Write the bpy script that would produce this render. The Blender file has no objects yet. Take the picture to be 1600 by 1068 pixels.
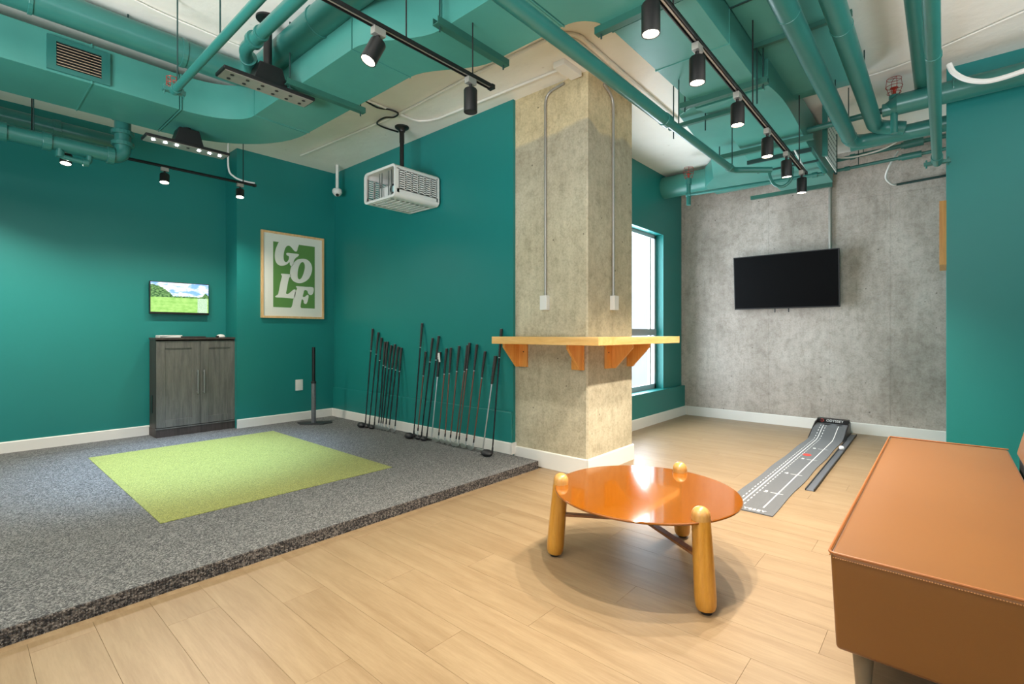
import bpy, bmesh, math, random
from mathutils import Vector, Matrix
random.seed(7)
C = bpy.context.scene.collection
SC = bpy.context.scene
# ------------------------------------------------------------------ camera
FPX, HX, HY, EYE, YAW = 770.0, 800.0, 520.0, 1.12, 0.7203
cam_d = bpy.data.cameras.new('camera'); cam = bpy.data.objects.new('camera', cam_d); C.objects.link(cam)
cam.location = (0, 0, EYE); cam.rotation_euler = (math.pi/2, 0, -(math.pi/2 - YAW))
cam_d.sensor_width = 36; cam_d.lens = FPX*36/1600; cam_d.shift_y = (HY-534)/1600; cam_d.clip_start = 0.02
SC.camera = cam
# ------------------------------------------------------------------ world, exposure
SC.view_settings.view_transform = 'Standard'; SC.view_settings.look = 'None'
SC.view_settings.gamma = 1; SC.view_settings.use_curve_mapping = False
SC.view_settings.exposure = 0.45
SC.cycles.use_denoising = True
SC.cycles.max_bounces = 8; SC.cycles.diffuse_bounces = 5; SC.cycles.glossy_bounces = 3
SC.cycles.sample_clamp_indirect = 6
w = bpy.data.worlds.new('daylight'); SC.world = w; w.use_nodes = True
wb = w.node_tree.nodes['Background']; wb.inputs[0].default_value = (0.78, 0.88, 1.0, 1); wb.inputs[1].default_value = 1.6
# ------------------------------------------------------------------ big area lights (unseen fill added behind the camera, alcove window daylight)
def area(name, loc, aim, sx, sy, power, col, spread=180):
    d = bpy.data.lights.new(name, 'AREA'); d.spread = math.radians(spread); d.shape = 'RECTANGLE'; d.size = sx; d.size_y = sy; d.energy = power; d.color = col
    o = bpy.data.objects.new(name, d); C.objects.link(o); o.location = loc
    o.rotation_euler = (Vector(aim)-Vector(loc)).to_track_quat('-Z', 'Y').to_euler(); return o
area('rear_fill_light', (-2.8, 1.0, 1.1), (-0.4, 1.8, 4.2), 3.0, 1.8, 165, (0.90, 0.95, 1.0), 110)  # unseen fill, added and tilted up to brighten ceiling and ducts
area('side_fill_light', (1.4, -2.7, 1.1), (2.2, -0.6, 4.4), 3.4, 1.6, 50, (0.94, 0.96, 1.0), 105)  # second unseen fill added from the side, also aimed upwards
area('alcove_window_daylight', (5.65, 3.12, 1.5), (5.3, 0, 1.6), 2.3, 2.2, 170, (0.84, 0.92, 1.0))
# ------------------------------------------------------------------ measuring helpers: a line of sight met with a known wall, floor or height
BX, BF, AX, AF = math.sin(YAW), math.cos(YAW), -math.cos(YAW), math.sin(YAW)
def ray(px, py):
    c = (px-HX)/FPX; return (c*BX+BF, c*AX+AF, (HY-py)/FPX)
def PZ(px, py, z): r = ray(px, py); t = (z-EYE)/r[2]; return Vector((r[0]*t, r[1]*t, z))
def PX(px, py, X): r = ray(px, py); t = X/r[0]; return Vector((X, r[1]*t, EYE+r[2]*t))
def PY(px, py, Y): r = ray(px, py); t = Y/r[1]; return Vector((r[0]*t, Y, EYE+r[2]*t))
# ------------------------------------------------------------------ materials
def srgb(r, g, b):
    f = lambda c: (c/255)/12.92 if c/255 <= 0.04045 else ((c/255+0.055)/1.055)**2.4
    return (f(r), f(g), f(b), 1)
def nodes_of(name):
    m = bpy.data.materials.new(name); m.use_nodes = True
    nt = m.node_tree; return m, nt, nt.nodes, nt.links, nt.nodes['Principled BSDF']
def mix(n, l, a, b, fac, kind='MIX'):
    x = n.new('ShaderNodeMix'); x.data_type = 'RGBA'; x.blend_type = kind
    for s, v in ((6, a), (7, b)):
        if hasattr(v, 'is_linked') or hasattr(v, 'links'): l.new(v, x.inputs[s])
        else: x.inputs[s].default_value = v
    if hasattr(fac, 'links'): l.new(fac, x.inputs[0])
    else: x.inputs[0].default_value = fac
    return x.outputs[2]
def noise(n, l, scale, detail=3, vec=None, rough=0.55, dist=0):
    t = n.new('ShaderNodeTexNoise'); t.inputs['Scale'].default_value = scale; t.inputs['Detail'].default_value = detail
    t.inputs['Roughness'].default_value = rough; t.inputs['Distortion'].default_value = dist
    if vec is not None: l.new(vec, t.inputs['Vector'])
    return t.outputs[0]
def ramp(n, l, src, stops):
    r = n.new('ShaderNodeValToRGB'); e = r.color_ramp.elements
    while len(e) < len(stops): e.new(0.5)
    for i, (p, c) in enumerate(stops): e[i].position = p; e[i].color = c if len(c) == 4 else (*c, 1)
    l.new(src, r.inputs[0]); return r.outputs[0]
def coords(n, l, kind='Object', scale=(1, 1, 1), rand=False):
    t = n.new('ShaderNodeTexCoord'); m = n.new('ShaderNodeMapping'); m.inputs['Scale'].default_value = scale
    l.new(t.outputs[kind], m.inputs[0])
    if rand:
        oi = n.new('ShaderNodeObjectInfo'); mu = n.new('ShaderNodeMath'); mu.operation = 'MULTIPLY'; mu.inputs[1].default_value = 37.0
        l.new(oi.outputs['Random'], mu.inputs[0]); l.new(mu.outputs[0], m.inputs[1])
    return m.outputs[0]
def bump(n, l, b, h, strength=0.2, dist=0.01):
    x = n.new('ShaderNodeBump'); x.inputs['Strength'].default_value = strength; x.inputs['Distance'].default_value = dist
    l.new(h, x.inputs['Height']); l.new(x.outputs[0], b.inputs['Normal'])
def plain(name, col, rough=0.5, metal=0, var=0.12, scale=6, bmp=0.05, bscale=120, coat=0):
    m, nt, n, l, b = nodes_of(name)
    v = coords(n, l); dark = tuple(c*(1-var) for c in col[:3])+(1,)
    light = tuple(min(1, c*(1+var)) for c in col[:3])+(1,)
    l.new(mix(n, l, dark, light, noise(n, l, scale, 4, v)), b.inputs['Base Color'])
    b.inputs['Roughness'].default_value = rough; b.inputs['Metallic'].default_value = metal
    if coat: b.inputs['Coat Weight'].default_value = coat; b.inputs['Coat Roughness'].default_value = 0.05
    if bmp: bump(n, l, b, noise(n, l, bscale, 2, v), bmp, 0.004)
    return m
def glow(name, col, s):
    m, nt, n, l, b = nodes_of(name); b.inputs['Base Color'].default_value = col
    b.inputs['Emission Color'].default_value = col; b.inputs['Emission Strength'].default_value = s; return m
TEAL = srgb(10, 118, 112)
M_wall = plain('teal_wall_paint', srgb(24, 124, 119), 0.42, 0, 0.06, 1.5, 0.10, 160)
M_duct = plain('teal_metal_paint', srgb(72, 142, 130), 0.36, 0, 0.16, 3.0, 0.05, 60)
M_pipe = plain('teal_pipe_paint', srgb(46, 110, 101), 0.30, 0, 0.14, 7, 0.06, 70)
M_white = plain('white_trim_paint', srgb(232, 228, 220), 0.45, 0, 0.03, 5, 0.02)
M_black = plain('black_coated_metal', srgb(22, 20, 20), 0.4, 0, 0.1, 8, 0.02)
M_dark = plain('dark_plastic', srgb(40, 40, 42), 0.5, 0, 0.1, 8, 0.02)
M_steel = plain('brushed_steel', srgb(190, 190, 188), 0.28, 0.9, 0.06, 20, 0.02)
M_galv = plain('galvanised_steel', srgb(172, 168, 158), 0.42, 0.6, 0.12, 20, 0.04)
M_whiteplastic = plain('white_plastic', srgb(228, 226, 220), 0.4, 0, 0.03, 5, 0)
M_grip = plain('black_rubber_grip', srgb(50, 46, 44), 0.6, 0, 0.5, 60, 0.3, 300)
M_shaft = plain('dark_club_shaft', srgb(38, 34, 36), 0.25, 0.5, 0.1, 20, 0)
M_shaftred = plain('bronze_club_shaft', srgb(120, 84, 70), 0.3, 0.6, 0.1, 20, 0)
M_copper = plain('red_brass', srgb(160, 52, 36), 0.35, 0.3, 0.1, 20, 0)
M_blackscreen = plain('black_screen_glass', srgb(3, 3, 4), 0.5, 0, 0, 5, 0); M_blackscreen.node_tree.nodes['Principled BSDF'].inputs['Specular IOR Level'].default_value = 0.08
M_seam = plain('dark_duct_seam', srgb(20, 56, 52), 0.6, 0, 0.1, 8, 0)
M_strut = plain('dark_teal_angle_bar', srgb(44, 96, 82), 0.45, 0, 0.1, 8, 0)
M_exterior = plain('white_exterior_wall', srgb(235, 235, 235), 0.7, 0, 0.03, 2, 0.05)
def ceiling_mat():
    m, nt, n, l, b = nodes_of('painted_concrete_ceiling'); v = coords(n, l)
    c = ramp(n, l, noise(n, l, 1.4, 5, v), [(0.3, srgb(236, 231, 220)), (0.6, srgb(244, 240, 230))])
    sp = ramp(n, l, noise(n, l, 14, 3, v), [(0.22, srgb(188, 178, 160)), (0.3, (1, 1, 1))])
    l.new(mix(n, l, c, sp, 0.5, 'MULTIPLY'), b.inputs['Base Color']); b.inputs['Roughness'].default_value = 0.8
    bump(n, l, b, noise(n, l, 7, 5, v), 0.3, 0.02); return m
M_ceil = ceiling_mat()
def concrete(name, warm, bands=False):
    m, nt, n, l, b = nodes_of(name); g = n.new('ShaderNodeTexCoord')
    mp = n.new('ShaderNodeMapping'); l.new(g.outputs['Object'], mp.inputs[0]); v = mp.outputs[0]
    if warm: base = [(0.32, srgb(190, 178, 150)), (0.5, srgb(208, 197, 170)), (0.68, srgb(222, 212, 186))]
    else: base = [(0.32, srgb(168, 157, 146)), (0.5, srgb(196, 184, 174)), (0.68, srgb(214, 204, 195))]
    c = ramp(n, l, noise(n, l, 1.1, 5, v, 0.6, 0.4), base)
    mid = ramp(n, l, noise(n, l, 13, 9, v, 0.78, 0.2), [(0.36, (0.66, 0.64, 0.60)), (0.5, (0.90, 0.90, 0.88)), (0.66, (1.04, 1.04, 1.03))])
    c = mix(n, l, c, mid, 0.8, 'MULTIPLY')
    fine = ramp(n, l, noise(n, l, 60, 4, v, 0.7), [(0.35, (0.72, 0.71, 0.69)), (0.55, (1, 1, 1))])
    c = mix(n, l, c, fine, 0.6, 'MULTIPLY')
    st = n.new('ShaderNodeMapping'); st.inputs['Scale'].default_value = (9, 9, 1.2); l.new(g.outputs['Object'], st.inputs[0])
    streak = ramp(n, l, noise(n, l, 2.5, 4, st.outputs[0]), [(0.35, (0.84, 0.84, 0.82)), (0.6, (1, 1, 1))])
    c = mix(n, l, c, streak, 0.6, 'MULTIPLY')
    vo = n.new('ShaderNodeTexVoronoi'); vo.inputs['Scale'].default_value = 6; l.new(v, vo.inputs['Vector'])
    pits = ramp(n, l, vo.outputs['Distance'], [(0.035, (0.28, 0.26, 0.24)), (0.055, (1, 1, 1))])
    c = mix(n, l, c, pits, 0.9, 'MULTIPLY')
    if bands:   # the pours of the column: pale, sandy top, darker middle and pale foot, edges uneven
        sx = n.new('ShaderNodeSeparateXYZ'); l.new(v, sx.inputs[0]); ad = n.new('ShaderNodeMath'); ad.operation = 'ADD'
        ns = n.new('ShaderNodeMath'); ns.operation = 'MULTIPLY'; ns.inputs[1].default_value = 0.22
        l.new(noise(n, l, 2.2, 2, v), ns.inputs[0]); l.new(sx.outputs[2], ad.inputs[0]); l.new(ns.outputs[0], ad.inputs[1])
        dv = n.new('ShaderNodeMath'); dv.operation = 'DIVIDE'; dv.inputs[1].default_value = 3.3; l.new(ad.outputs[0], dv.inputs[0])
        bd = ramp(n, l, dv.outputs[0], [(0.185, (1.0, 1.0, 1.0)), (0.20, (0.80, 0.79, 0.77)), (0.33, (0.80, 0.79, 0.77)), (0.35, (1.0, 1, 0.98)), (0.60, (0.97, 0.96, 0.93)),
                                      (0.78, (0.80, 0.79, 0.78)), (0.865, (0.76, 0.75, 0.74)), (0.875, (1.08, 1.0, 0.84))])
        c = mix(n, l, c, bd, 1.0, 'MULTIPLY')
    l.new(c, b.inputs['Base Color']); b.inputs['Roughness'].default_value = 0.72
    bump(n, l, b, noise(n, l, 30, 6, v, 0.7), 0.25, 0.01); return m
M_concrete = concrete('grey_cast_concrete', False); M_column = concrete('sandy_cast_concrete', True, True)
def wood(name, c1, c2, axis='y', s=1.0, rough=0.4, coat=0, rand=True, con=1.0):
    m, nt, n, l, b = nodes_of(name)
    sc = {'x': (1.2*s, 14*s, 14*s), 'y': (14*s, 1.2*s, 14*s), 'z': (14*s, 14*s, 1.2*s)}[axis]
    v = coords(n, l, 'Object', sc, rand)
    c = ramp(n, l, noise(n, l, 1.6, 7, v, 0.62, 0.5), [(0.3, c1), (0.62, c2)])
    v2 = coords(n, l, 'Object', tuple(k*4 for k in sc), rand)
    f = ramp(n, l, noise(n, l, 3.0, 4, v2, 0.6), [(0.4, (0.86, 0.84, 0.8)), (0.6, (1, 1, 1))])
    c = mix(n, l, c, f, 0.55*con, 'MULTIPLY')
    if rand:
        oi = n.new('ShaderNodeObjectInfo'); tone = ramp(n, l, oi.outputs['Random'], [(0, (0.96, 0.955, 0.945)), (1, (1, 1, 1))])
        c = mix(n, l, c, tone, 1.0, 'MULTIPLY')
    l.new(c, b.inputs['Base Color']); b.inputs['Roughness'].default_value = rough
    if coat: b.inputs['Coat Weight'].default_value = coat; b.inputs['Coat Roughness'].default_value = 0.08
    bump(n, l, b, noise(n, l, 3.0, 4, v2), 0.08, 0.003); return m
M_plank = wood('oak_vinyl_plank', srgb(134, 110, 80), srgb(150, 127, 96), 'y', 0.8, 0.38)
M_shelf = wood('pale_birch', srgb(232, 178, 100), srgb(246, 202, 132), 'y', 1, 0.4, 0, False)
M_shelfx = wood('pale_birch_crossgrain', srgb(232, 178, 100), srgb(246, 202, 132), 'x', 1, 0.4, 0, False)
M_bracket = wood('orange_pine', srgb(216, 142, 62), srgb(232, 166, 84), 'z', 1, 0.4, 0, False)
M_leg = wood('honey_oak_turned', srgb(186, 122, 34), srgb(206, 146, 52), 'z', 2.5, 0.3, 0.35, True)
M_knob = wood('pale_oak_knob', srgb(184, 132, 66), srgb(202, 152, 84), 'z', 2.5, 0.3, 0.4, True)
M_stretcher = wood('brown_stained_bar', srgb(126, 76, 38), srgb(150, 96, 52), 'x', 2, 0.4, 0.1, False)
M_cab = wood('weathered_grey_wood', srgb(84, 84, 82), srgb(112, 111, 106), 'z', 1.6, 0.5, 0, False, 1.4)
M_cabdark = wood('dark_brown_laminate', srgb(52, 45, 42), srgb(74, 64, 60), 'z', 1.6, 0.5, 0, False)
M_frame = wood('light_wood_frame', srgb(214, 168, 112), srgb(234, 194, 142), 'z', 2, 0.4, 0, False)
M_tabletop = plain('glossy_orange_lacquer', srgb(136, 74, 8), 0.12, 0, 0.02, 2, 0, coat=0.8)
M_sofaleg = plain('taupe_wood_leg', srgb(120, 104, 82), 0.45, 0, 0.12, 12, 0.05)
def leather():
    m, nt, n, l, b = nodes_of('tan_leather'); v = coords(n, l)
    c = ramp(n, l, noise(n, l, 1.6, 4, v), [(0.3, srgb(117, 72, 24)), (0.7, srgb(123, 77, 28))])
    l.new(c, b.inputs['Base Color']); b.inputs['Roughness'].default_value = 0.42; b.inputs['Sheen Weight'].default_value = 0.08; b.inputs['Sheen Roughness'].default_value = 0.4
    vo = n.new('ShaderNodeTexVoronoi'); vo.inputs['Scale'].default_value = 700; l.new(v, vo.inputs['Vector'])
    bump(n, l, b, vo.outputs['Distance'], 0.15, 0.001); return m
M_leather = leather(); M_piping = plain('tan_leather_piping', srgb(146, 84, 30), 0.5, 0, 0.05, 5, 0)
M_stitch = plain('pale_tan_thread', srgb(176, 120, 62), 0.6, 0, 0.05, 5, 0)
def carpet(name, dark, mid, light, sc=230, bs=0.9):
    m, nt, n, l, b = nodes_of(name); v = coords(n, l)
    vo = n.new('ShaderNodeTexVoronoi'); vo.inputs['Scale'].default_value = sc; l.new(v, vo.inputs['Vector'])
    sep = n.new('ShaderNodeSeparateColor'); l.new(vo.outputs['Color'], sep.inputs[0])
    c = ramp(n, l, sep.outputs[0], [(0.1, dark), (0.45, mid), (0.95, light)])
    edge = ramp(n, l, vo.outputs['Distance'], [(0.2, (1, 1, 1)), (0.75, (0.5, 0.5, 0.5))])
    c = mix(n, l, c, edge, 0.8, 'MULTIPLY')
    l.new(c, b.inputs['Base Color']); b.inputs['Roughness'].default_value = 0.95
    b.inputs['Sheen Weight'].default_value = 0.15
    inv = n.new('ShaderNodeMath'); inv.operation = 'SUBTRACT'; inv.inputs[0].default_value = 1; l.new(vo.outputs['Distance'], inv.inputs[1])
    bump(n, l, b, inv.outputs[0], bs, 0.004); return m
M_carpet = carpet('charcoal_loop_carpet', srgb(48, 47, 45), srgb(90, 89, 86), srgb(150, 148, 142), 170)
M_carpetside = carpet('charcoal_loop_carpet_edge', srgb(34, 30, 28), srgb(70, 62, 56), srgb(140, 130, 120), 130)
M_turf = carpet('lime_green_turf', srgb(118, 126, 44), srgb(154, 158, 66), srgb(182, 184, 96), 260, 0.5)
M_puttfelt = carpet('grey_putting_felt', srgb(78, 79, 80), srgb(96, 97, 98), srgb(112, 113, 113), 420, 0.3)
M_print_white = plain('white_print', srgb(232, 232, 228), 0.6, 0, 0.02, 5, 0)
M_print_red = plain('red_print', srgb(206, 60, 50), 0.6, 0, 0.02, 5, 0)
M_matboard = plain('white_poster_paper', srgb(226, 226, 216), 0.5, 0, 0.02, 3, 0)
M_green = plain('poster_green_ink', srgb(92, 138, 70), 0.5, 0, 0.04, 3, 0)
M_lamp = glow('warm_lamp_face', (1.0, 0.86, 0.62, 1), 22)
M_led = glow('cool_led_face', (0.85, 0.95, 1.0, 1), 40)
def glass():
    m = bpy.data.materials.new('window_glass'); m.use_nodes = True; n, l = m.node_tree.nodes, m.node_tree.links
    n.remove(n['Principled BSDF']); t = n.new('ShaderNodeBsdfTransparent'); t.inputs[0].default_value = (0.96, 0.98, 1, 1)
    g = n.new('ShaderNodeBsdfGlossy'); g.inputs['Roughness'].default_value = 0.02; 
    x = n.new('ShaderNodeMixShader'); x.inputs[0].default_value = 0.06; l.new(t.outputs[0], x.inputs[1]); l.new(g.outputs[0], x.inputs[2])
    l.new(x.outputs[0], n['Material Output'].inputs[0]); return m
M_glass = glass()
def golf_screen():
    m, nt, n, l, b = nodes_of('golf_course_screen')
    g = n.new('ShaderNodeTexCoord'); s = n.new('ShaderNodeSeparateXYZ'); l.new(g.outputs['Generated'], s.inputs[0])
    X, Z = s.outputs[0], s.outputs[2]
    def math_(op, a, b2=0.0):
        q = n.new('ShaderNodeMath'); q.operation = op
        for i, k in enumerate((a, b2)):
            if hasattr(k, 'links'): l.new(k, q.inputs[i])
            else: q.inputs[i].default_value = k
        return q.outputs[0]
    mp = n.new('ShaderNodeMapping'); mp.inputs['Scale'].default_value = (1.6, 1, 2.2); l.new(g.outputs['Generated'], mp.inputs[0])
    cl = noise(n, l, 3.0, 5, mp.outputs[0], 0.6)
    sky = ramp(n, l, cl, [(0.42, srgb(122, 168, 226)), (0.55, srgb(236, 240, 246))])
    grass = ramp(n, l, noise(n, l, 6, 3, mp.outputs[0]), [(0.3, srgb(126, 178, 84)), (0.7, srgb(166, 208, 118))])
    tn = noise(n, l, 14, 4, mp.outputs[0])
    tree = ramp(n, l, tn, [(0.4, srgb(22, 62, 30)), (0.62, srgb(120, 164, 96))])
    horizon = 0.5
    # tree outline: tall on the left falling to a low line at the right
    left = math_('MAXIMUM', math_('SUBTRACT', 0.42, math_('MULTIPLY', math_('POWER', math_('MULTIPLY', X, 2.2), 2.0), 0.55)), 0.05)
    right = math_('MULTIPLY', math_('MAXIMUM', math_('SUBTRACT', 0.07, math_('ABSOLUTE', math_('SUBTRACT', X, 0.95))), 0), 2.2)
    h = math_('ADD', math_('ADD', left, right), math_('MULTIPLY', math_('SUBTRACT', tn, 0.5), 0.12))
    istree = math_('LESS_THAN', math_('SUBTRACT', Z, horizon), h)
    isgrass = math_('LESS_THAN', Z, horizon)
    c = mix(n, l, sky, tree, istree); c = mix(n, l, c, grass, isgrass)
    panel = math_('MULTIPLY', math_('MULTIPLY', math_('GREATER_THAN', X, 0.80), math_('LESS_THAN', X, 0.98)), math_('LESS_THAN', Z, 0.5))
    pn = ramp(n, l, noise(n, l, 40, 2, mp.outputs[0]), [(0.4, srgb(120, 160, 130)), (0.6, srgb(220, 230, 226))])
    c = mix(n, l, c, pn, math_('MULTIPLY', panel, 0.7))
    l.new(c, b.inputs['Emission Color']); b.inputs['Emission Strength'].default_value = 1.25
    b.inputs['Base Color'].default_value = (0.01, 0.01, 0.01, 1); b.inputs['Roughness'].default_value = 0.2; return m
M_golf = golf_screen()
# ------------------------------------------------------------------ mesh builder
class MB:
    def __init__(s): s.v = []; s.f = []
    def add(s, vs, fs):
        k = len(s.v); s.v += [tuple(v) for v in vs]; s.f += [tuple(i+k for i in f) for f in fs]; return s
    def box(s, a, b):
        x0, y0, z0 = (min(a[i], b[i]) for i in range(3)); x1, y1, z1 = (max(a[i], b[i]) for i in range(3))
        return s.add([(x0, y0, z0), (x1, y0, z0), (x1, y1, z0), (x0, y1, z0), (x0, y0, z1), (x1, y0, z1), (x1, y1, z1), (x0, y1, z1)],
                     [(0, 3, 2, 1), (4, 5, 6, 7), (0, 1, 5, 4), (1, 2, 6, 5), (2, 3, 7, 6), (3, 0, 4, 7)])
    def obox(s, c, ax, ay, az):   # centre and three half-extent vectors
        c, ax, ay, az = map(Vector, (c, ax, ay, az)); vs = []
        for k in (-1, 1):
            for i, j in ((-1, -1), (1, -1), (1, 1), (-1, 1)): vs.append(c+ax*i+ay*j+az*k)
        return s.add(vs, [(0, 3, 2, 1), (4, 5, 6, 7), (0, 1, 5, 4), (1, 2, 6, 5), (2, 3, 7, 6), (3, 0, 4, 7)])
    def prism(s, pts, off):       # polygon and extrusion vector
        n = len(pts); off = Vector(off); p = [Vector(q) for q in pts]
        return s.add(p+[q+off for q in p], [tuple(range(n))[::-1], tuple(range(n, 2*n))]+[(i, (i+1) % n, n+(i+1) % n, n+i) for i in range(n)])
    def tube(s, pts, r, n=12, cap=True):
        P = [Vector(p) for p in pts]; R = r if isinstance(r, (list, tuple)) else [r]*len(P)
        T = []
        for i in range(len(P)):
            a = (P[i]-P[i-1]).normalized() if i else None; b = (P[i+1]-P[i]).normalized() if i < len(P)-1 else None
            t = (a if b is None else b if a is None else a+b); T.append(t.normalized() if t.length > 1e-6 else (a or b))
        u = T[0].orthogonal().normalized(); vs = []; fs = []
        for i, p in enumerate(P):
            u = (u-T[i]*u.dot(T[i])).normalized(); w_ = T[i].cross(u)
            k = 1.0
            if 0 < i < len(P)-1:
                cz = (P[i]-P[i-1]).normalized().dot((P[i+1]-P[i]).normalized()); k = 1
            for j in range(n):
                an = 2*math.pi*j/n; vs.append(p+(u*math.cos(an)+w_*math.sin(an))*R[i]*k)
        for i in range(len(P)-1):
            for j in range(n): fs.append((i*n+j, i*n+(j+1) % n, (i+1)*n+(j+1) % n, (i+1)*n+j))
        if cap: fs.append(tuple(range(n))[::-1]); fs.append(tuple((len(P)-1)*n+j for j in range(n)))
        return s.add(vs, fs)
    def lathe(s, prof, o, ax=(0, 0, 1), n=24):   # prof: (radius, height)
        o, ax = Vector(o), Vector(ax).normalized(); u = ax.orthogonal().normalized(); w_ = ax.cross(u); vs = []; fs = []
        for r, h in prof:
            for j in range(n):
                a = 2*math.pi*j/n; vs.append(o+ax*h+(u*math.cos(a)+w_*math.sin(a))*max(r, 1e-5))
        for i in range(len(prof)-1):
            for j in range(n): fs.append((i*n+j, i*n+(j+1) % n, (i+1)*n+(j+1) % n, (i+1)*n+j))
        fs.append(tuple(range(n))[::-1]); fs.append(tuple((len(prof)-1)*n+j for j in range(n)))
        return s.add(vs, fs)
def bend(pts, r, k=5):    # rounds the corners of a path
    P = [Vector(p) for p in pts]; out = [P[0]]
    for i in range(1, len(P)-1):
        a, b = P[i-1]-P[i], P[i+1]-P[i]; d = min(r, a.length*0.49, b.length*0.49)
        p0, p1 = P[i]+a.normalized()*d, P[i]+b.normalized()*d
        for j in range(k+1):
            t = j/k; out.append(p0*(1-t)**2+P[i]*2*t*(1-t)+p1*t*t)
    out.append(P[-1]); return out
def spline(pts, k=6, closed=False):
    P = [Vector(p) for p in pts]; n = len(P); out = []
    rng = range(n) if closed else range(n-1)
    for i in rng:
        g = (lambda j: P[j % n]) if closed else (lambda j: P[max(0, min(n-1, j))])
        p0, p1, p2, p3 = g(i-1), g(i), g(i+1), g(i+2)
        for j in range(k):
            t = j/k; out.append(0.5*((2*p1)+(p2-p0)*t+(2*p0-5*p1+4*p2-p3)*t*t+(3*p1-p0-3*p2+p3)*t**3))
    if not closed: out.append(P[-1])
    return out
def obj(name, mb, m, parent=None, bev=0, smooth=True, mats=None):
    me = bpy.data.meshes.new(name); me.from_pydata(mb.v, [], mb.f); me.update()

    bm = bmesh.new(); bm.from_mesh(me); bmesh.ops.recalc_face_normals(bm, faces=bm.faces); bm.to_mesh(me); bm.free()
    me.materials.append(m)
    o = bpy.data.objects.new(name, me); C.objects.link(o)
    if smooth:
        me.polygons.foreach_set('use_smooth', [True]*len(me.polygons)); me.set_sharp_from_angle(angle=math.radians(38))
    if bev:
        b = o.modifiers.new('bevel', 'BEVEL'); b.width = bev; b.segments = 2; b.limit_method = 'ANGLE'; b.angle_limit = math.radians(40)
        if smooth: me.polygons.foreach_set('use_smooth', [False]*len(me.polygons))
    if parent is not None:
        o.parent = parent; o.matrix_parent_inverse = Matrix.Translation(parent.location).inverted() if parent.type == 'EMPTY' else Matrix()
    return o
def thing(name, label, cat, loc=(0, 0, 0), group=None):
    o = bpy.data.objects.new(name, None); C.objects.link(o); o.location = loc; o.empty_display_size = 0.1
    o['label'] = label; o['category'] = cat
    if group: o['group'] = group
    return o
def tag(o, label, cat, group=None):
    o['label'] = label; o['category'] = cat
    if group: o['group'] = group
    return o
def struct(name, mb, m, bev=0):
    o = obj(name, mb, m, None, bev, smooth=False); o['kind'] = 'structure'; return o
def copy_thing(root, loc, label=None):
    r = root.copy(); C.objects.link(r); r.location = loc
    if label: r['label'] = label
    for ch in list(root.children):
        c = ch.copy(); C.objects.link(c); c.parent = r
        for g in ch.children:
            d = g.copy(); C.objects.link(d); d.parent = c
    return r
def text_mesh(name, body, size, m, parent, mat4, extrude=0.0004, shear=0.0, spacing=1.0):
    cu = bpy.data.curves.new(name, 'FONT'); cu.body = body; cu.size = size; cu.extrude = extrude; cu.shear = shear
    cu.align_x = 'CENTER'; cu.align_y = 'CENTER'; cu.space_character = spacing; cu.offset = size*0.012
    t = bpy.data.objects.new(name, cu); C.objects.link(t); dg = bpy.context.evaluated_depsgraph_get()
    me = bpy.data.meshes.new_from_object(t.evaluated_get(dg)); bpy.data.objects.remove(t); me.transform(mat4)
    me.materials.clear(); me.materials.append(m); me.name = name
    o = bpy.data.objects.new(name, me); C.objects.link(o)
    if parent is not None:
        o.parent = parent; o.matrix_parent_inverse = Matrix.Translation(parent.location).inverted() if parent.type == 'EMPTY' else Matrix()
    return o
# ================================================================== THE ROOM
ZC = 3.16; ST = 0.067                        # ceiling, top of the raised platform
XC, YP, YL = 3.24, 5.87, 6.20                # club wall, poster wall, screen wall
XP, YR, XP2, YP2 = 3.27, 2.09, 4.01, 2.83    # concrete column
XB, YW, YWU = 6.68, 2.69, 2.74               # concrete wall, window wall
XR = 5.07                                    # right-hand teal wall face
JX = PY(370, 500, YP).x
fl = struct('floor', MB().box((-3.1, -3.1, -0.12), (7.1, 6.5, -0.008)), M_plank)
def plank(x0, x1, y0, y1):
    L, W = y1-y0, x1-x0
    mb = MB(); g = 0.0001; t = 0.0007
    mb.add([(-W/2+g, -L/2+g, -0.008), (W/2-g, -L/2+g, -0.008), (W/2-g, L/2-g, -0.008), (-W/2+g, L/2-g, -0.008),
            (-W/2+g, -L/2+g, -0.0015), (W/2-g, -L/2+g, -0.0015), (W/2-g, L/2-g, -0.0015), (-W/2+g, L/2-g, -0.0015),
            (-W/2+t, -L/2+t, 0), (W/2-t, -L/2+t, 0), (W/2-t, L/2-t, 0), (-W/2+t, L/2-t, 0)],
           [(0, 3, 2, 1), (8, 9, 10, 11)]+[(i, (i+1) % 4, 4+(i+1) % 4, 4+i) for i in range(4)]+[(4+i, 4+(i+1) % 4, 8+(i+1) % 4, 8+i) for i in range(4)])
    return mb
PW, PL = 0.182, 1.22; shared = None; np_ = 0
i0 = int(-1.0/PW)
for i in range(-5, 37):
    xa, xb = i*PW, (i+1)*PW; xb = min(xb, XB)
    if xa >= XB: break
    xm = (xa+xb)/2; off = (i*0.43) % 1.0*PL
    ymax = 2.515 if xm < 3.26 else (YR if xm < XP2 else YW); ymin = -2.0 if xm < XR-0.1 else 0.0
    y = -3.0+off-PL
    while y < ymax:
        a, b = max(y, ymin), min(y+PL, ymax); y += PL
        if b-a < 0.02: continue
        full = abs(b-a-PL) < 1e-6 and abs(xb-xa-PW) < 1e-6
        if full and shared is not None:
            o = shared.copy(); C.objects.link(o)
        else:
            o = obj('plank', plank(xa, xb, a, b), M_plank, None, 0, False)
            if full: shared = o
        o.location = ((xa+xb)/2, (a+b)/2, 0); o.parent = fl
struct('ceiling', MB().box((-3.1, -3.1, ZC), (7.1, 6.5, ZC+0.15)), M_ceil)
struct('wall_left', MB().box((-3.1, YL, 0), (JX, YL+0.2, ZC)), M_wall)
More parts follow.
